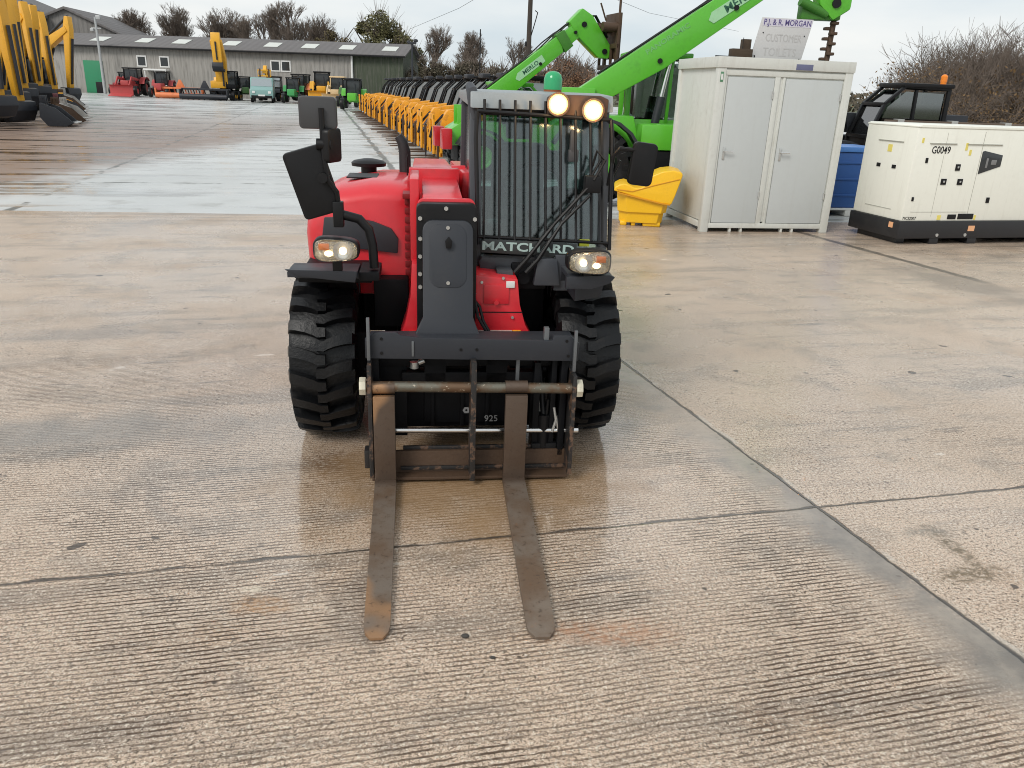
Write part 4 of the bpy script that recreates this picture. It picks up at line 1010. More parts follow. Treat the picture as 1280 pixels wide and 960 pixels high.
# ------------------------------------------------------------------ excavators (forward = +x)
def excavator(loc, rz, label, s=1., boom_a=62, stick_a=-80, aw=1., sl=2.0, mat=None, group=None, bucket=True, base=None):
    t = empty('excavator', loc, rz, label, 'excavator', group); t.scale = (s, s, s); mat = mat or EXY
    for yy in (-1.15, .65):
        prof = []
        for cx, a0 in ((1.5, -90), (-1.5, 90)):
            for k in range(9): a = R(a0 + k * 22.5); prof.append((cx + .42 * math.cos(a), .42 + .42 * math.sin(a)))
        m = MB(); m.prism(prof, 'y', yy, yy + .5, .02)
        for k in range(15):
            xx = -1.5 + k * .214; m.box(xx, xx + .06, yy - .01, yy + .51, .83, .87, .004)
        tr = m.build('track', RUB, t)
        m = MB()
        for k in range(5): m.cyl((-1.3 + k * .65, yy - .02, .36), (-1.3 + k * .65, yy + .52, .36), .17, n=14)
        m.build('roller', mat, tr)
    m = MB(); m.box(-1., 1., -.7, .7, .35, .95, .04); m.cyl((0, 0, .9), (0, 0, 1.1), .6); m.build('undercarriage', CHAS, t)
    m = MB(); m.prism([(-1.9, 1.15), (-2.0, 1.9), (-1.7, 2.1), (-.3, 2.1), (-.2, 1.8), (1.1, 1.75), (1.1, 1.1), (-1.6, 1.1)], 'y', -1.2, .25, .05); m.build('engine_housing', mat, t)
    m = MB(); m.prism([(-2.15, 1.2), (-2.2, 1.9), (-1.85, 2.0), (-1.7, 1.15)], 'y', -1.15, 1.15, .06); m.build('counterweight', DGREY, t)
    m = MB(); 
    for (xa, ya) in ((-.3, .32), (-.3, 1.15), (1.1, .32), (1.1, 1.15)): bar((xa, ya, 1.1), (xa * .9, ya, 2.65), .09, .09, m)
    m.box(-.35, 1.12, .28, 1.2, 2.62, 2.72, .03); m.box(-.3, 1.1, .3, 1.18, 1.08, 1.45, .03); m.build('cab', CHAS, t)
    m = MB(); m.box(-.26, 1.06, .34, 1.13, 1.46, 2.60, .02); m.build('window', FARGLASS, t)
    # boom
    p0 = Vector((.9, -.1, 1.5)); a = R(boom_a); e1 = p0 + Vector((math.cos(a), 0, math.sin(a))) * 2.3; a2 = R(boom_a - 32); e2 = e1 + Vector((math.cos(a2), 0, math.sin(a2))) * 1.9
    def arm(P, ws, y0, y1):
        up, lo = [], []
        for i, p in enumerate(P):
            d = (P[min(i + 1, len(P) - 1)] - P[max(i - 1, 0)]).normalized(); nn = Vector((-d.z, 0, d.x))
            up.append(((p + nn * ws[i]).x, (p + nn * ws[i]).z)); lo.append(((p - nn * ws[i]).x, (p - nn * ws[i]).z))
        mm_ = MB(); mm_.prism(up + lo[::-1], 'y', -.09 + (y0 + .09) * aw, -.09 + (y1 + .09) * aw, .02); return mm_
    arm([p0, e1, e2], [.18, .30, .16], -.3, .12).build('boom', mat, t)
    b = R(stick_a); s0 = e2 - Vector((math.cos(b), 0, math.sin(b))) * .7; s1 = e2 + Vector((math.cos(b), 0, math.sin(b))) * sl
    arm([s0, e2, s1], [.12, .24, .11], -.25, .07).build('stick', mat, t)
    m = MB(); m.cyl(p0 + Vector((.3, .2, -.2)), e1 + Vector((.25, .2, -.2)), .08); m.cyl(e1 + Vector((0, 0, .4)), s0, .08); m.cyl(s0.lerp(s1, .3) + Vector((.3, 0, 0)), s1 + Vector((.2, 0, .3)), .07); m.build('ram', DGREY, t)
    if bucket:
        bp = [(.0, .1), (.3, .05), (.35, -.3), (.1, -.7), (-.35, -.8), (-.6, -.55), (-.5, -.5), (-.3, -.62), (.02, -.5), (.12, -.2)]
        m = MB(); m.prism([(s1.x + x_, s1.z + z_) for x_, z_ in bp], 'y', -.6, .42, .02); m.build('bucket', DGREY, t)
        m = MB()
        for yy in (-.55, -.3, -.05, .2): m.box(s1.x - .75, s1.x - .55, yy, yy + .09, s1.z - .62, s1.z - .52, .01)
        m.build('bucket_teeth', BOLT, t)
    return t
GX = 'yellow excavators parked along the far left side'
ex = [
      ((-18.5, 26.6), -14, 0.80, 80, -92, 1.0, 'yellow excavator nearest the camera in the left row, its arm upright'),
      ((-19.6, 29.1), -20, 0.81, 74, -86, 1.2, 'yellow excavator second from the near end of the left row'),
      ((-20.8, 31.6), -24, 0.83, 78, -104, 1.0, 'yellow excavator third from the near end of the left row'),
      ((-21.9, 34.1), -34, 0.84, 78, -86, 1.0, 'yellow excavator leaning its arm outward in the left row'),
      ((-23.0, 36.6), -34, 0.85, 80, -86, 1.2, 'yellow excavator just past the middle of the left row'),
      ((-24.2, 39.1), -34, 0.87, 84, -92, 1.0, 'thin armed yellow excavator beyond the middle of the left row'),
      ((-25.3, 41.6), -34, 0.88, 80, -86, 1.2, 'yellow excavator, fourth from the far end of the left row'),
      ((-26.4, 44.1), -34, 0.89, 80, -98, 1.2, 'yellow excavator, third from the far end of the left row'),
      ((-27.6, 46.6), -34, 0.91, 74, -86, 1.2, 'yellow excavator with its arm folded close, next to last in the left row'),
      ((-28.7, 49.1), -14, 0.92, 74, -98, 1.2, 'yellow excavator at the far end of the left row near the lamp post')]
for (x_, y_), rz, s_, ba, sa_, aw_, lab in ex: excavator((x_ - .3, y_, 0), R(rz), lab, s_, ba - 14, sa_, aw_ * .95, 3.5, group=GX)
# loose buckets and attachments set down in front of the excavators
def loose_bucket(loc, rz, s, mat, label):
    t = empty('digger_bucket', loc, rz, label, 'bucket', 'loose buckets along the left row'); t.scale = (s, s, s)
    bp = [(.45, .75), (.5, .3), (.3, .02), (-.25, .0), (-.5, .12), (-.48, .17), (-.22, .07), (.22, .1), (.38, .32), (.34, .72)]
    m = MB(); m.prism(bp, 'y', -.5, .5, .01); m.build('shell', mat, t)
    for yy in (-.53, .49):
        m = MB(); m.prism([(.45, .75), (.5, .3), (.3, .02), (-.25, .0), (-.5, .12), (.0, .6)], 'y', yy, yy + .04, .008); m.build('cheek_plate', mat, t)
    m = MB()
    for yy in (-.4, -.14, .12, .36): m.box(-.62, -.46, yy, yy + .07, .10, .15, .006)
    m.build('bucket_teeth', BOLT, t)
    m = MB(); m.box(.3, .5, -.16, -.11, .70, .98, .01); m.box(.3, .5, .11, .16, .70, .98, .01); m.cyl((.4, -.2, .9), (.4, .2, .9), .03, n=10); m.build('hitch_bracket', mat, t)
bmats = {'dark': DGREY, 'rusty': BROWNST, 'yellow': EXY, 'maroon': paint('dull_maroon', (.16, .05, .06), .6, dirt=.5), 'pale grey': paint('pale_bucket', (.36, .35, .33), .6, dirt=.5)}
for x_, y_, rz, s_, k_, lab in ((-15.9, 28.4, 200, 1.0, 'dark', 'dark digger bucket nearest the camera at the left edge'),
        (-16.6, 30.2, 230, .9, 'rusty', 'rusty digger bucket just behind the nearest dark one'), (-17.3, 32.0, 190, .85, 'pale grey', 'pale grey digger bucket standing out before the left row'),
        (-18.4, 33.6, 210, .95, 'maroon', 'maroon digger bucket before the left row'), (-19.3, 35.4, 240, .9, 'dark', 'dark digger bucket between the maroon and yellow ones'),
        (-20.3, 37.4, 205, .9, 'yellow', 'yellow digger bucket set down before the left row'), (-21.6, 39.8, 220, 1.0, 'rusty', 'rusty digger bucket beyond the yellow one'),
        (-22.9, 42.4, 200, 1.0, 'pale grey', 'pale grey digger bucket farther along the left row'), (-24.4, 45.2, 215, 1.0, 'dark', 'dark digger bucket farthest along the left row')):
    loose_bucket((x_, y_, 0), R(rz), s_, bmats[k_], lab)

# ------------------------------------------------------------------ far machines in front of the shed
excavator((-25.3, 71.5, 0), R(-84), 'yellow excavator with upright arm before the long shed', .86, 87, -93, 2.6, group=None)
def small_van(loc, rz, label):
    t = empty('van', loc, rz, label, 'van'); V = paint('van_teal', (.22, .38, .36), .35, dirt=.2)
    m = MB(); m.prism([(-2.1, .35), (-2.1, 1.85), (.9, 1.9), (1.35, 1.25), (2.05, 1.0), (2.1, .35)], 'y', -.88, .88, .08, seg=3); m.build('body', V, t)
    m = MB(); m.loft([[(.98, -.75, 1.82), (.98, .75, 1.82), (.93, .75, 1.80), (.93, -.75, 1.80)], [(1.42, -.82, 1.24), (1.42, .82, 1.24), (1.36, .82, 1.22), (1.36, -.82, 1.22)]]); m.build('windscreen', paint('painted_sky_glass', (.30, .34, .36), .12), t)  # sky reflection is in the pale glass colour
    for yy in (-.88, .86):
        m = MB(); m.box(.1, .8, yy, yy + .025, 1.2, 1.7, .01); m.build('side_window', FARGLASS, t)
    m = MB(); m.box(2.06, 2.14, -.8, .8, .35, .55, .02); m.build('bumper', BLACK, t)
    for yy in (-.72, .5):
        m = MB(); m.box(2.02, 2.12, yy, yy + .22, .70, .88, .02); m.build('headlight', WHITE, t)
    m = MB(); m.box(2.13, 2.15, -.26, .26, .5, .62, 0); m.build('number_plate', WHITE, t)
    for xx in (-1.3, 1.3):
        for yy in (-.8, .8):
            m = MB(); m.cyl((xx, yy - .1, .33), (xx, yy + .1, .33), .33, n=18, bev=.03); m.build('wheel', RUB, t)
small_van((-21.4, 69.0, 0), R(-76), 'teal van facing the camera beneath a yellow digger bucket')
def tractor(loc, rz, label, mat, s=1., cab=True, group=None, cat='tractor', loader=False, name='tractor'):
    t = empty(name, loc, rz, label, cat, group); t.scale = (s, s, s)
    m = MB(); m.box(.2, 2.0, -.35, .35, .75, 1.35, .08); m.box(-1.0, .3, -.4, .4, .6, 1.1, .05); m.build('bonnet', mat, t)
    for xx, rr_, ww in ((-.9, .78, .42), (1.5, .5, .32)):
        for yy in (-.8, .8):
            o = tyre_mesh(rr_, ww, 14, False).build('wheel', RUB, t, 30, loc=(xx, yy, rr_), rot=(0, 0, PI / 2))
            r = MB(); r.cyl((-.12, 0, 0), (.12, 0, 0), rr_ * .45, n=16); r.build('rim', mat, o)
    m = MB()
    for yy in (-.8, .8):
        prof = [(-.9 + .95 * math.cos(R(a)), .8 + .9 * math.sin(R(a))) for a in range(20, 160, 20)] + [(-.9 + .9 * math.cos(R(a)), .8 + .85 * math.sin(R(a))) for a in range(140, 0, -20)]
        m = MB(); m.prism(prof, 'y', yy - .22, yy + .22, 0); m.build('mudguard', mat, t)
    if cab:
        m = MB()
        for xx in (-1.15, .25):
            for yy in (-.6, .6): bar((xx, yy, 1.1), (xx * .92, yy * .92, 2.35), .08, .08, m)
        m.box(-1.2, .35, -.66, .66, 2.33, 2.45, .04); m.build('cab', BLACK if mat is not MC.get('cream_paint') else mat, t)
        m = MB(); m.box(-1.08, .2, -.56, .56, 1.2, 2.3, .02); m.build('window', FARGLASS, t)
    m = MB(); m.cyl((1.0, .2, 1.3), (1.0, .2, 2.1), .05); m.build('exhaust_pipe', DGREY, t)
    if loader:
        m = MB()
        for yy in (-.62, .54): m.prism([(-.1, 1.5), (1.8, 1.7), (2.9, .75), (2.8, .6), (1.75, 1.45), (-.1, 1.3)], 'y', yy, yy + .08, .01)
        m.build('loader_arm', mat, t)
        m = MB(); m.prism([(2.7, .2), (2.75, .95), (3.1, 1.0), (2.9, .9), (2.85, .3), (3.5, .1), (3.5, .05), (2.8, .1)], 'y', -.95, .95, .01); m.build('bucket', mat, t)
    return t
RFAR = paint('faded_red', (.45, .06, .06), .5, dirt=.4, scale=3); OFAR = paint('faded_orange', (.70, .20, .07), .5, dirt=.4, scale=3); CFAR = paint('cream_paint', (.68, .50, .28), .5, dirt=.3)
tractor((-33.3, 71.5, 0), R(-84), 'red tractor parked before the shed, left of a twin machine', RFAR, .95, True, cat='tractor', loader=True)
tractor((-30.9, 71.8, 0), R(-80), 'red tractor right of its twin before the green door', RFAR, .85, True, cat='tractor')
tractor((-18.9, 69.0, 0), R(-82), 'green tractor standing right of the teal van', paint('tractor_green', (.05, .32, .09), .45, dirt=.3), .82, True)
tractor((-14.9, 67.5, 0), R(-86), 'cream coloured loader with low bucket before the shed corner', CFAR, .9, True, cat='loader', loader=True, name='loader')
tractor((-13.1, 63.5, 0), R(-88), 'dark green tractor with black cab by the far row end', paint('olive_green', (.05, .13, .03), .45, dirt=.3), .85, True)
tractor((-11.6, 57.5, 0), R(-84), 'bright green tractor with amber marker beside the yellow row', MGREEN, .82, True)
def plough(loc, rz, label, mat):
    t = empty('cultivator', loc, rz, label, 'farm implement')
    m = MB(); m.box(-1.9, 1.9, -.06, .06, .75, .9, .01); m.box(-1.9, 1.9, .7, .82, .75, .9, .01)
    for xx in (-1.8, -.6, .6, 1.7): m.box(xx, xx + .1, -.06, .8, .76, .88, .01)
    m.prism([(-.4, .85), (.4, .85), (.08, 1.5), (-.08, 1.5)], 'y', .1, .2, .02); m.build('implement_frame', mat, t)
    for k in range(9):
        xx = -1.8 + k * .44
        m = MB(); m.tube([(xx, .0, .8), (xx, .25, .5), (xx, .1, .2), (xx, -.15, .02)], .05, 6); m.build('tine', mat, t)
    m = MB(); m.cyl((-1.9, -.4, .25), (1.9, -.4, .25), .22, n=14); m.box(-1.95, -1.85, -.45, .1, .2, .8, .01); m.box(1.85, 1.95, -.45, .1, .2, .8, .01); m.build('roller_drum', mat, t)
plough((-28.9, 70.6, 0), R(6), 'low orange cultivator between the red tractors and the excavator', OFAR)
tt, _, _, _ = telehandler('telehandler', (-21.9, 73.0, 0), R(-82), 'yellow telehandler with raised carriage right behind the teal van', EXY, EXY, 22, 3.4, BLACK, knee=-60, s=1.0)
bl = tractor((-17.2, 72.0, 0), R(-80), 'yellow backhoe with raised loader frame behind the green tractor', EXY, 1.05, True, cat='backhoe', loader=True, name='backhoe')

tractor((-34.8, 73.5, 0), R(-96), 'small dark red tractor half hidden left of the red twins', paint('deep_red', (.22, .02, .03), .5, dirt=.4), .8, True)
tractor((-24.2, 73.0, 0), R(-70), 'small dark green tractor between the upright excavator and teal van', MC['olive_green'], .8, True)
tractor((-19.6, 73.6, 0), R(-100), 'orange tractor parked close to the shed behind the green one', OFAR, .95, True)
plough((-26.3, 69.2, 0), R(4), 'low dark cultivator lying in front of the upright excavator', DGREY)
# ------------------------------------------------------------------ shed
def corr_mat(name, c, freq=14, axis=0, dirt=(.12, .11, .10)):
    n = NT(name); v = n.objc(); x, y, z = n.xyz(v); q = (x, y, z)[axis]
    w = (q * freq).sin(); a = n.noise(v, .6, 5, .6); b = n.noise(n.comb(x * 3, y, z * .3), 2, 4, .6)
    n.set('Base Color', n.mix(b.step(.45, .7) * .6, n.mix(a, c, tuple(k * .75 for k in c)), dirt)); n.set('Roughness', .7); n.bump(w, .5, .03); return n.m
WALLG = corr_mat('shed_cladding_grey', (.33, .315, .29)); WALLD = corr_mat('shed_cladding_dark_green', (.045, .060, .034)); ROOFG = corr_mat('shed_roof_sheet', (.15, .14, .14), 10)
SH = empty('farm_shed', (-31.0, 80.0, 0), R(-3), 'long grey farm shed with roof lights and dark green end bay', 'shed')
m = MB(); m.box(-14.5, 15.0, 0, 8, -.05, 4.2, .02); m.build('wall', WALLG, SH)
m = MB(); m.box(15.05, 19.8, .0, 8, -.05, 4.15, .02); m.build('end_bay_wall', WALLD, SH)
m = MB(); m.prism([(-.5, 4.15), (-.5, 4.27), (4, 5.45), (8.5, 4.27), (8.5, 4.15), (4, 5.30)], 'x', -15, 20.1, .01); m.build('roof', ROOFG, SH)
m = MB(); m.prism([(0.02, 4.15), (4, 5.26), (7.98, 4.15)], 'x', 19.6, 19.78, 0); m.build('gable', WALLD, SH)
m = MB(); m.box(-15, 20.1, -.62, -.5, 4.08, 4.22, .01); m.build('gutter', BLACK, SH)
for xx in (-10.6, -6.2, -2.6, 2.3, 6.3, 9.9, 13.5, 17.6):
    m = MB(); zz = 4.75; m.prism([(.9, 4.65), (2.6, 5.09), (2.58, 5.13), (.88, 4.69)], 'x', xx, xx + 1.35, 0); m.build('roof_light', paint('roof_light_grp', (.62, .64, .60), .5, dirt=.3), SH)
for xx, n_ in ((-5.7, 1), (-3.5, 1), (7.2, 2)):
    for k in range(n_):
        x0 = xx + k * 1.0
        m = MB(); m.box(x0, x0 + .95, -.06, .02, 2.5, 3.5, .01); w_ = m.build('window', WHITE, SH)
        m = MB(); m.box(x0 + .12, x0 + .83, -.075, -.065, 2.62, 3.38, 0); m.build('pane', FARGLASS, w_)
m = MB(); m.box(-11, -9.1, -.05, .02, 0, 2.9, .01); m.build('roller_door', paint('green_door', (.02, .22, .10), .5, dirt=.2), SH)
m = MB(); m.box(-10.0, -9.3, -.1, -.06, .0, 1.0, .01); m.build('door_opening', BLACK, SH)
m = MB(); m.box(-4.8, -2.6, -.8, .02, 2.2, 2.35, .02)
for xx in (-4.7, -3.7, -2.7): m.cyl((xx, -.7, 0), (xx, -.7, 2.2), .05, n=8)
m.build('lean_to', WHITE, SH)
m = MB(); m.cyl((15.0, -.15, 0), (15.0, -.15, 4.1), .10, n=10); m.build('downpipe', WHITE, SH)
# taller gabled barn behind the excavators
BA = empty('gabled_barn', (-58, 84, 0), R(10), 'tall grey gabled barn rising behind the excavators', 'barn')
m = MB(); m.prism([(-9, 0), (-9, 7.2), (0, 10.4), (9, 7.0), (9, 0)], 'y', 0, 20, .02); m.build('wall', corr_mat('barn_grey', (.20, .19, .20)), BA)
m = MB(); m.prism([(-9.5, 7.0), (-9.5, 7.25), (0, 10.7), (9.5, 7.1), (9.5, 6.85), (0, 10.4)], 'y', -.4, 20.4, .01); m.build('roof', ROOFG, BA)
m = MB(); m.box(-4, 3, -.06, .02, 0, 4.5, .02); m.build('barn_door', corr_mat('barn_door_grey', (.13, .13, .13)), BA)
BB = empty('gabled_barn', (-47.5, 89, 0), R(8), 'lower grey barn gable between the excavators and lamp post', 'barn')
m = MB(); m.prism([(-6, 0), (-6, 5.4), (0, 7.9), (6, 5.2), (6, 0)], 'y', 0, 14, .02); m.build('wall', MC.get('zz') or corr_mat('barn_grey_low', (.19, .18, .17)), BB)
m = MB(); m.prism([(-6.4, 5.2), (-6.4, 5.45), (0, 8.1), (6.4, 5.25), (6.4, 5.05), (0, 7.85)], 'y', -.3, 14.3, .01); m.build('roof', ROOFG, BB)

# ------------------------------------------------------------------ poles
WP = wood_mat('tarred_pole', (.06, .045, .035))
P1 = empty('telegraph_pole', (.24, 50, 0), 0, 'dark wooden telegraph pole behind the green boom', 'pole')
m = MB(); m.tube([(0, 0, -.1), (0, 0, 4), (.02, 0, 9.2)], [.17, .15, .11], 10); m.build('pole_shaft', WP, P1)
m = MB(); m.box(-.22, .0, -.1, .1, 4.1, 4.35, .02); m.tube([(.1, 0, 4.6), (.35, 0, 5.5), (.45, 0, 5.9), (.3, 0, 6.0)], .03, 6); m.box(-.7, .7, -.05, .05, 8.2, 8.32, .01); m.build('pole_fitting', BLACK, P1)
m = MB()
m.tube([(0, 0, 8.3), (-5, 12, 7.0), (-11, 30, 6.6)], .012, 4); m.tube([(0.1, 0, 8.3), (9, 15, 7.4), (20, 32, 7.6)], .012, 4); m.build('overhead_wire', BLACK, P1)
P2 = empty('flagpole', (-2.9, 56, 0), 0, 'thin dark pole rising from the hedge line', 'pole')
m = MB(); m.tube([(0, 0, -.1), (0, 0, 5.3)], [.05, .035], 8); m.build('pole_shaft', BLACK, P2)
P3 = empty('lamp_post', (-9.2, 70, 0), 0, 'slim grey post with small lamp at the shed corner', 'lamp post')
m = MB(); m.tube([(0, 0, -.1), (0, 0, 5.0)], [.09, .07], 8); m.build('pole_shaft', DGREY, P3)
m = MB(); m.box(-.35, .35, -.15, .1, 4.9, 5.05, .02); m.sphere((.3, 0, 5.15), .2, (1, 1, .7)); m.sphere((-.3, 0, 5.05), .15, (1, 1, .7)); m.build('lamp_head', DGREY, P3)
P4 = empty('lamp_post', (-39.5, 79, 0), 0, 'tall pale lamp post with twin floodlights before the shed', 'lamp post')
m = MB(); m.tube([(0, 0, -.1), (0, 0, 6.6)], [.14, .10], 10); m.build('pole_shaft', paint('galvanised', (.45, .46, .46), .45, .4), P4)
m = MB(); m.box(-.45, .45, -.05, .05, 5.6, 5.7, .01); m.box(-.55, -.25, -.1, .15, 5.4, 5.65, .02); m.box(.1, .5, -.1, .2, 6.4, 6.75, .02); m.build('lamp_head', paint('galvanised', (.45, .46, .46)), P4)

# ------------------------------------------------------------------ trees
BARK = paint('bark', (.085, .068, .052), .9, dirt=.4, dirtc=(.04, .035, .025), scale=3)
TWIG = paint('twigs', (.15, .118, .095), .95, dirt=0)
TWIGD = paint('twigs_dark', (.055, .045, .035), .95, dirt=0)
def leafmat(name, c1, c2):
    n = NT(name); P = n.geo(); oi = n.t.nodes.new('ShaderNodeObjectInfo')
    a = n.noise(P, .9, 3); b = n.noise(P, 14, 2)
    n.set('Base Color', n.mix((a * .5 + b * .5).step(.35, .65), c1, c2)); n.set('Roughness', .7); return n.m
BRLEAF = leafmat('brown_leaves', (.10, .055, .022), (.17, .10, .035)); OLLEAF = leafmat('olive_leaves', (.075, .075, .025), (.12, .105, .04)); RULEAF = leafmat('russet_leaves', (.16, .075, .035), (.22, .12, .06))
def seg(V, F, p, q, r0, r1, n=3):
    d = q - p
    if d.length < 1e-6: return
    d.normalize(); u = d.orthogonal().normalized(); w = d.cross(u); b = len(V)
    for (c, r) in ((p, r0), (q, r1)):
        for k in range(n): a = 2 * PI * k / n; V.append(tuple(c + (u * math.cos(a) + w * math.sin(a)) * r))
    for k in range(n): F.append((b + k, b + (k + 1) % n, b + n + (k + 1) % n, b + n + k))
def grow(V, F, p, d, L, r, lvl, rnd, tips, spread=.55, up=.12, n=3, ks=(3, 4)):
    steps = 2 if lvl > 0 else 2; q = p
    for i in range(steps):
        d = (d + Vector((rnd.uniform(-1, 1), rnd.uniform(-1, 1), rnd.uniform(-.6, 1))) * .16).normalized()
        q2 = q + d * (L / steps); seg(V, F, q, q2, r * (1 - .18 * i), r * (1 - .18 * (i + 1)), n if lvl > 1 else 3); q = q2
        if lvl > 0 and i == 0:
            dd = (d + Vector((rnd.uniform(-1, 1), rnd.uniform(-1, 1), rnd.uniform(-.3, .6))) * spread * 1.4).normalized()
            grow(V, F, q, dd, L * .62, r * .5, lvl - 1, rnd, tips, spread, up, n, ks)
    if lvl == 0: tips.append(q); return
    for k in range(rnd.randint(*ks)):
        dd = (d + Vector((rnd.uniform(-1, 1), rnd.uniform(-1, 1), rnd.uniform(-.5, .8))) * spread + Vector((0, 0, up))).normalized()
        grow(V, F, q, dd, L * rnd.uniform(.62, .82), r * .62, lvl - 1, rnd, tips, spread, up, n, ks)
def mesh_obj(name, V, F, mat, parent=None):
    me = bpy.data.meshes.new(name); me.from_pydata(V, [], F); me.materials.append(mat); o = bpy.data.objects.new(name, me); COL.objects.link(o)
    if parent: o.parent = parent
    return o
def leaves(tips, mat, parent, rnd, per=3, sz=.12, rad=.3, name='foliage'):
    V, F = [], []
    for t in tips:
        for _ in range(per):
            c = t + Vector((rnd.gauss(0, rad), rnd.gauss(0, rad), rnd.gauss(0, rad))); a = Vector((rnd.gauss(0, 1), rnd.gauss(0, 1), rnd.gauss(0, 1))).normalized(); b = a.orthogonal().normalized(); s_ = sz * rnd.uniform(.6, 1.4)
            i = len(V); V += [tuple(c - a * s_), tuple(c + b * s_ * .6), tuple(c + a * s_), tuple(c - b * s_ * .6)]; F.append((i, i + 1, i + 2, i + 3))
    return mesh_obj(name, V, F, mat, parent)
def bare_tree(seed, H, lvl=5, spread=.55, leaf=None, per=1, lsz=.14, lrad=.35, ks=(2, 4), mat=TWIG, r0=None):
    rnd = random.Random(seed); V, F = [], []; r0 = r0 or H * .026
    TV, TF = [], []; top = Vector((rnd.uniform(-.2, .2), 0, H * .22)); seg(TV, TF, Vector((0, 0, -.1)), top, r0 * 1.3, r0, 8)
    tips = []; grow(V, F, top, Vector((0, 0, 1)), H * .24, r0 * .9, lvl, rnd, tips, spread, .18, 5, ks)
    t = bpy.data.objects.new('bare_tree', None); COL.objects.link(t)
    mesh_obj('trunk', TV, TF, BARK, t); mesh_obj('crown', V, F, mat, t)
    if leaf: leaves(tips, leaf, t, rnd, per, lsz, lrad)
    return t
GT = 'bare winter trees beyond the yard'
bt = [bare_tree(11, 6.6, 6, spread=.66, ks=(2, 4)), bare_tree(12, 6.6, 6, spread=.74, ks=(2, 4)), bare_tree(13, 6.6, 6, spread=.66, ks=(2, 4))]
first = [True, True, True]
def place_tree(i, x, y, s, rz, label, group=GT, sx=1.):
    if first[i]:
        o = bt[i]; first[i] = False
    else: o = copy_tree(bt[i])
    o.location = (x, y, -.05); o.rotation_euler = (0, 0, rz); o.scale = (s * sx, s * sx, s); tag(o, label, 'tree', group)
# (px-based notes kept out: world positions only)
place_tree(0, -9.4, 86, 1.12, 0, 'rounded bare tree just right of the dark shed end')
place_tree(1, -4.8, 88, 1.1, 1., 'wide bare tree around the thin pole')
place_tree(2, -1.3, 92, 1.0, 2., 'smaller bare tree left of the telegraph pole', sx=1.2)
place_tree(0, 1.8, 95, .9, 3., 'low bare tree right beside the telegraph pole', sx=1.3)
place_tree(1, -25.6, 94, 1.5, 2.2, 'tall bare tree behind the shed, left of the olive crown')
place_tree(2, -7.0, 98, .95, 1.2, 'low dark bare tree between the two larger bare trees', sx=1.4)
for k, (x_, y_, s_) in enumerate(((-50, 104, 1.3), (-47, 105, 1.42), (-44.5, 106, 1.25), (-42, 105, 1.45), (-39.5, 107, 1.3), (-37, 106, 1.42), (-34.5, 105, 1.28), (-32, 104, 1.4), (-29.5, 106, 1.3), (-27, 105, 1.4), (-24.5, 104, 1.25))):
    place_tree(k % 3, x_, y_, s_, k * 1.3, 'bare tree showing above the grey shed roof', sx=1.15)
# olive evergreen-ish mass behind the shed end
def leafy(name, seed, loc, H, Wd, mat, n, lsz, label, cat='tree', trunk=True, squash=1., group=None, twigs=False):
    rnd = random.Random(seed); t = empty(name, loc, 0, label, cat, group)
    if trunk:
        V, F = [], []; seg(V, F, Vector((0, 0, -.1)), Vector((.1, 0, H * .6)), H * .03, H * .015, 7)
        for k in range(9):
            a = rnd.uniform(0, 2 * PI); z0 = H * rnd.uniform(.2, .55); seg(V, F, Vector((0, 0, z0)), Vector((math.cos(a) * Wd * .35, math.sin(a) * Wd * .35, z0 + H * .3)), H * .012, H * .004, 5)
        mesh_obj('trunk', V, F, BARK, t)
    cl = []
    for k in range(26):
        a = rnd.uniform(0, 2 * PI); rr_ = Wd * .5 * math.sqrt(rnd.random()); z0 = H * (.22 + .62 * rnd.random() * (1 - (rr_ / (Wd * .5)) ** 2 * .55)); cl.append((Vector((rr_ * math.cos(a), rr_ * math.sin(a) * squash, z0)), Wd * rnd.uniform(.10, .2)))
    V, F = [], []
    for k in range(n):
        c0, r_ = cl[rnd.randrange(len(cl))]; dr = Vector((rnd.gauss(0, 1), rnd.gauss(0, 1), rnd.gauss(0, 1))).normalized() * r_ * rnd.uniform(.5, 1.12); dr.z *= .8; c = c0 + dr
        a = (dr.normalized() * .5 + Vector((rnd.gauss(0, 1), rnd.gauss(0, 1), rnd.gauss(0, 1)))).normalized(); b = a.orthogonal().normalized(); s_ = lsz * rnd.uniform(.5, 1.5)
        i = len(V); V += [tuple(c - a * s_), tuple(c + b * s_ * .6), tuple(c + a * s_), tuple(c - b * s_ * .6)]; F.append((i, i + 1, i + 2, i + 3))
    mesh_obj('crown', V, F, mat, t)
    if twigs:
        V, F = [], []
        for k in range(twigs):
            c0, r_ = cl[rnd.randrange(len(cl))]; d = Vector((rnd.gauss(0, .5), rnd.gauss(0, .5), 1)).normalized(); seg(V, F, c0, c0 + d * r_ * rnd.uniform(1., 2.2), .035, .008)
        mesh_obj('twig', V, F, TWIG, t)
    return t
leafy('evergreen_tree', 21, (-16.9, 96, 0), 11.0, 7.6, OLLEAF, 20000, .13, 'tall olive green tree rising behind the dark shed end', twigs=500)
leafy('evergreen_tree', 22, (-21.4, 97, 0), 9.0, 6.0, leafmat('brown_olive_leaves', (.09, .07, .03), (.13, .10, .04)), 9000, .13, 'brownish olive tree left of the taller olive one', twigs=300)
leafy('broadleaf_tree', 23, (3.6, 62, 0), 4.7, 5.4, RULEAF, 9000, .085, 'russet brown tree beneath the smaller green boom', twigs=500)
leafy('broadleaf_tree', 24, (12.2, 74, 0), 4.6, 6.0, BRLEAF, 7000, .10, 'small brown tree seen between the cabin and black cab', twigs=300)
leafy('evergreen_tree', 25, (-12.6, 99, 0), 7.6, 5.4, OLLEAF, 9000, .13, 'lower olive tree at the right flank of the tall olive one', twigs=300)
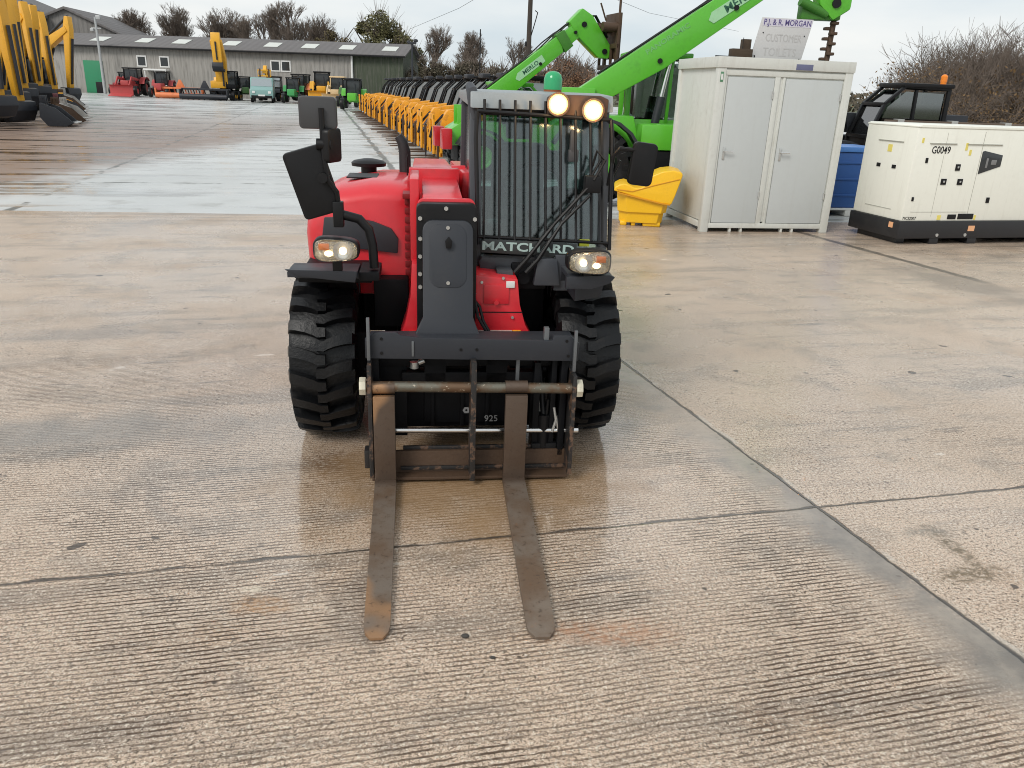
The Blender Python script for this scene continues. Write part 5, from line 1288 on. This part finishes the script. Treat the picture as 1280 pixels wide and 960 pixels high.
# hedge line behind the yellow row
rnd = random.Random(5)
for k in range(9):
    x_ = -9.0 + k * 1.9
    leafy('hedge_bush', 40 + k, (x_, 80 + rnd.uniform(-1, 1), 0), 4.5 + rnd.uniform(-.4, .5), 4.0, leafmat('hedge_leaves_%d' % k, (.062, .052, .03), (.095, .078, .05)) if k == 0 else bpy.data.materials['hedge_leaves_0'], 4200, .10, 'brown winter hedge bush beyond the yellow row', 'bush', trunk=True, group='hedge bushes beyond the yellow row', twigs=500)
# thicket at the right: separate thorn bushes
def thorn(seed, H, W):
    rnd = random.Random(seed); V, F = [], []; tips = []; n0 = 26
    t = bpy.data.objects.new('thorn_bush', None); COL.objects.link(t)
    for k in range(n0):
        a = rnd.uniform(0, 2 * PI); d = Vector((math.cos(a) * rnd.uniform(.05, .75), math.sin(a) * rnd.uniform(.05, .6), 1)).normalized()
        p = Vector((math.cos(a) * W * .2 * rnd.random(), math.sin(a) * W * .2 * rnd.random(), 0))
        grow(V, F, p, d, H * rnd.uniform(.22, .34), H * .008, 4, rnd, tips, 1.15, .05, 3, (2, 4))
    mesh_obj('branches', V, F, TWIG, t)
    low = [p for p in tips if p.z < H * rnd.uniform(.3, .68)]
    leaves(low, BRLEAF, t, rnd, 2, .026, .14); 
    return t
th = [thorn(61, 2.7, 2.2), thorn(62, 2.7, 2.2)]
spots = [(10.3, 19.6, .86), (11.0, 20.3, 1.08), (12.3, 20.0, 1.04), (13.6, 20.6, 1.1), (14.9, 20.2, 1.06), (11.2, 21.8, 1.02), (12.2, 22.5, 1.12), (11.7, 22.6, 1.14), (13.2, 23, 1.16), (15, 23, 1.12), (16.6, 22.6, 1.1)]
for k, (x_, y_, s_) in enumerate(spots):
    o = th[k] if k < 2 else copy_tree(th[k % 2])
    o.location = (x_, y_, -.03); o.rotation_euler = (0, 0, k * 1.7); o.scale = (s_ * 1.2, s_ * 1.2, s_ * 1.30)
    tag(o, 'leafless thorn bush in the thicket beyond the rail fence' if k else 'leafless thorn bush at the left end of the thicket beside the amber beacon', 'bush', 'thorn bushes beyond the rail fence')
# far wooded horizon
V, F = [], []
rnd = random.Random(3)
for k in range(9000):
    x_ = rnd.uniform(-130, 140); h = 2.3 + 1.6 * mnoise.noise(Vector((x_ * .05, 3, 0))); zc = rnd.random() ** .8 * h * 1.5; c = Vector((x_, 135 + rnd.uniform(-6, 6), zc))
    a = Vector((rnd.gauss(0, 1), rnd.gauss(0, 1), rnd.gauss(0, 1))).normalized(); b = a.orthogonal(); s_ = rnd.uniform(.3, .6); i = len(V); V += [tuple(c - a * s_), tuple(c + b * s_ * .6), tuple(c + a * s_), tuple(c - b * s_ * .6)]; F.append((i, i + 1, i + 2, i + 3))
tag(mesh_obj('distant_woods', V, F, bpy.data.materials['hedge_leaves_0']), 'low brown line of distant woods along the horizon', 'woods', kind='stuff')

# small debris on the slab
PB = paint('pebble_dark', (.05, .045, .04), .8)
for (x_, y_, s_, lab) in ((-.125, 2.17, .012, 'small dark clod lying between the fork tips'), (-.03, 2.07, .008, 'tiny dark pebble just ahead of the forks')):
    m = MB(); m.sphere((0, 0, s_ * .4), s_, (1.2, .8, .6), 8); tag(m.build('pebble', PB, None, loc=(x_, y_, 0)), lab, 'pebble')

# ------------------------------------------------------------------ world, sun, camera
w = bpy.data.worlds.new('World'); sc.world = w; w.use_nodes = True; nt = w.node_tree; nt.nodes.clear()
SUN_EL, SUN_AZ = R(42), R(215)      # azimuth clockwise from +Y
out = nt.nodes.new('ShaderNodeOutputWorld'); bg = nt.nodes.new('ShaderNodeBackground'); bg.inputs['Strength'].default_value = .1
sky = nt.nodes.new('ShaderNodeTexSky'); sky.sky_type = 'NISHITA'; sky.sun_disc = False; sky.sun_elevation = SUN_EL; sky.sun_rotation = SUN_AZ; sky.dust_density = 3
tc = nt.nodes.new('ShaderNodeTexCoord'); mp = nt.nodes.new('ShaderNodeMapping'); mp.inputs['Scale'].default_value = (1, 1, 4.0); nt.links.new(tc.outputs['Generated'], mp.inputs['Vector'])
nz = nt.nodes.new('ShaderNodeTexNoise'); nz.inputs['Scale'].default_value = 2.2; nz.inputs['Detail'].default_value = 5; nz.inputs['Roughness'].default_value = .5; nt.links.new(mp.outputs[0], nz.inputs['Vector'])
rp = nt.nodes.new('ShaderNodeValToRGB'); rp.color_ramp.elements[0].position = .36; rp.color_ramp.elements[0].color = (5.2, 5.9, 6.35, 1); rp.color_ramp.elements[1].position = .62; rp.color_ramp.elements[1].color = (7.3, 7.4, 7.3, 1)
nt.links.new(nz.outputs['Fac'], rp.inputs['Fac'])
mx = nt.nodes.new('ShaderNodeMix'); mx.data_type = 'RGBA'; mx.inputs[0].default_value = .90; nt.links.new(sky.outputs[0], mx.inputs[6]); nt.links.new(rp.outputs[0], mx.inputs[7])
nt.links.new(mx.outputs[2], bg.inputs['Color']); nt.links.new(bg.outputs[0], out.inputs['Surface'])
ld = bpy.data.lights.new('sun', 'SUN'); ld.energy = 1.5; ld.angle = R(22); ld.color = (1, .96, .90); lo = bpy.data.objects.new('sun', ld); COL.objects.link(lo)
dirv = Vector((math.sin(SUN_AZ) * math.cos(SUN_EL), math.cos(SUN_AZ) * math.cos(SUN_EL), math.sin(SUN_EL)))
lo.rotation_euler = dirv.to_track_quat('Z', 'Y').to_euler(); lo.location = (0, 0, 30)

cd = bpy.data.cameras.new('camera'); cd.sensor_width = 36; cd.lens = 985 / 1280 * 36; cd.clip_end = 4000; cd.clip_start = .05
co = bpy.data.objects.new('camera', cd); COL.objects.link(co)
co.matrix_world = Matrix.Translation((0, 0, 1.72)) @ Matrix.Rotation(R(90 - 20.5), 4, 'X') @ Matrix.Rotation(R(2.12), 4, 'Z')
sc.camera = co
sc.view_settings.view_transform = 'Standard'; sc.view_settings.look = 'None'; sc.view_settings.exposure = .42; sc.view_settings.gamma = 1
sc.cycles.filter_width = 1.0; sc.cycles.use_denoising = True; sc.cycles.max_bounces = 8; sc.cycles.transparent_max_bounces = 16
